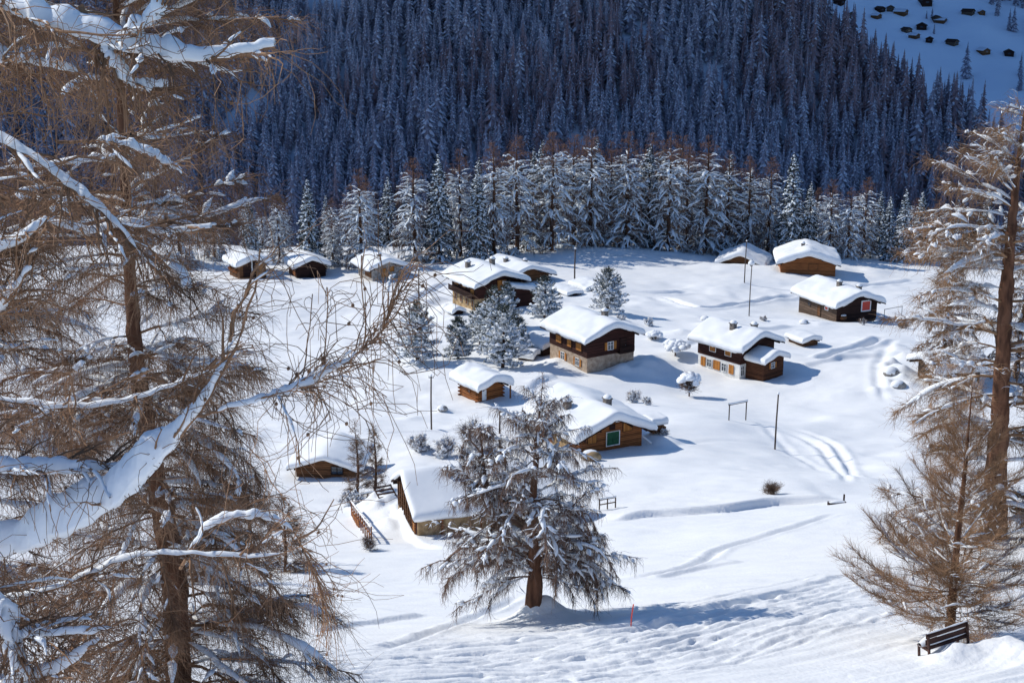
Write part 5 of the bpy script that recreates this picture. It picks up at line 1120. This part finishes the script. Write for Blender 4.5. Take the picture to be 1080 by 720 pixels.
# fences
def fence(pts, label, hgt=1.1, mat='grey_wood', board=None, snow=True, sp=1.3, name='wooden_fence'):
    P = [gp(*q_) for q_ in pts]; o_ = P[0]; t = thing(name, label, 'fence', o_); rails = [MB(), MB()]; tops = []
    for a, b2 in zip(P[:-1], P[1:]):
        a = a - o_; b2 = b2 - o_; n = max(1, int(np.hypot(*(b2 - a)[:2]) / sp))
        for k in range(n + 1):
            q_ = a + (b2 - a) * k / n
            if k == n and b2 is not P[-1] - o_: pass
            MB().box((q_[0], q_[1], q_[2] + hgt / 2 - .25), (.055, .055, hgt / 2 + .3)).obj('post', mat, t)
        for m, zf in zip(rails, (.92, .5)): m.bar((a[0], a[1], a[2] + hgt * zf), (b2[0], b2[1], b2[2] + hgt * zf), .045, .10)
        tops.append(np.stack([a + (b2 - a) * f + np.array([0, 0, hgt * .97]) for f in np.linspace(0, 1, 10)]))
    for m in rails: m.obj('rail', mat, t)
    if snow:
        bg_ = Bag()
        for tp_ in tops: bg_.add(caps(tp_[None], np.full((1, 10), .09), np.full((1, 10), .11) * (1 + .3 * np.sin(np.arange(10) * 1.7))[None], 7))
        link('snow_cover', bg_.mesh('snow_cover', ['roof_snow'], True), t)
    return t
t = fence([(371, 546), (392, 574)], 'snow-topped railing along the snow ramp left of the ochre hut', 1.5, 'orange_wood')
a, b_ = gp(371, 546), gp(383, 563); d = b_ - a; MB().bar((0, 0, .0), (d[0] * .7, d[1] * .7, d[2] * .7), .06, 1.0).obj('boarding', 'orange_wood', t)
fence([(374, 533), (402, 527)], 'snow-topped fence across the upper end of the snow ramp', 1.0, 'grey_wood')
t = thing('wooden_steps', 'short flight of dark wooden steps by the ochre hut gable', 'steps', gp(404, 537), R(-65))
for k in range(5): MB().box((k * .5, 0, .9 - k * .16), (.14, .9, .035)).obj('step', 'dark_wood', t)
for s_ in (-1, 1): MB().bar((-.2, s_ * .85, .9), (2.3, s_ * .85, .1), .06, .18).obj('stringer', 'dark_wood', t)
fence([(632, 541), (649, 538)], 'short snow-capped fence right of the central larch', 1.1, 'grey_wood', sp=.6)
# trestle and logs beside the green-door hut
p = gp(672, 470); t = thing('trestle', 'snow-covered leaning trestle right of the green door', 'trestle', p, R(-20))
m = MB(); m.bar((-.9, 0, -.2), (-.2, .1, 1.5), .09); m.bar((-.2, .1, 1.5), (1.6, .2, .2), .10); m.bar((.3, -.4, -.2), (.25, .2, 1.2), .08); m.bar((1.3, -.4, -.2), (1.3, .3, .6), .08); m.obj('bars', 'white_paint', t)
snow_obj(caps(np.array([[(-.3 + 2.0 * f, .1 + .1 * f, 1.5 - 1.3 * f) for f in np.linspace(0, 1, 8)]]), np.full((1, 8), .16), np.full((1, 8), .2), 8), t)
p = gp(690, 465); t = thing('woodpile', 'snow-buried pile of logs at the right corner of the green-door hut', 'woodpile', p, R(-60))
m = MB(); rng = np.random.default_rng(6)
for k in range(14): y_ = -.8 + (k % 5) * .4; z_ = .15 + (k // 5) * .34; m.tube([(-1.0 + rng.uniform(-.1, .1), y_, z_), (1.0 + rng.uniform(-.1, .1), y_, z_)], .17, 8)
m.obj('logs', 'mid_wood', t); snow_obj(snow_slab(-1.2, 1.2, -1.2, 1.3, lambda X, Y: 1.1 + 0 * X, .8, 44, 16, 16), t)
p = gp(624, 484); t = thing('boulder', 'bare ochre boulder below the left corner of the green-door hut', 'boulder', p)
V, Q = snow_ball((0, 0, .25), 1.1, .8, .75, 33, 16, 10); link('rock', np_mesh('rock', V, Q=Q, mats=['yellow_stone'], smooth=True), t); snow_obj(snow_ball((-.1, .25, .72), .85, .6, .35, 34), t)
for (px, py, s_, lab) in [(848, 344, .8, 'low snowy boulder in the shade right of the white-based chalet'), (467, 434, .7, 'little pointed snow-covered rock left below the log cabin'),(744, 338, .8, 'snow-covered rock on the slope above the white-based chalet'), (940, 400, 1.2, 'snow-covered rock beside the gully at the right, upper'), (948, 412, 1.0, 'snow-covered rock beside the gully at the right, lower')]:
    p = gp(px, py); t = thing('rock', lab, 'rock', p); V, Q = snow_ball((0, 0, .1), s_, s_ * .8, s_ * .8, int(px), 14, 9); link('stone', np_mesh('stone', V, Q=Q, mats=['grey_stone'], smooth=True), t); snow_obj(snow_ball((-.1 * s_, .1 * s_, .25 * s_), s_ * 1.05, s_ * .9, s_ * .75, int(px) + 1), t)
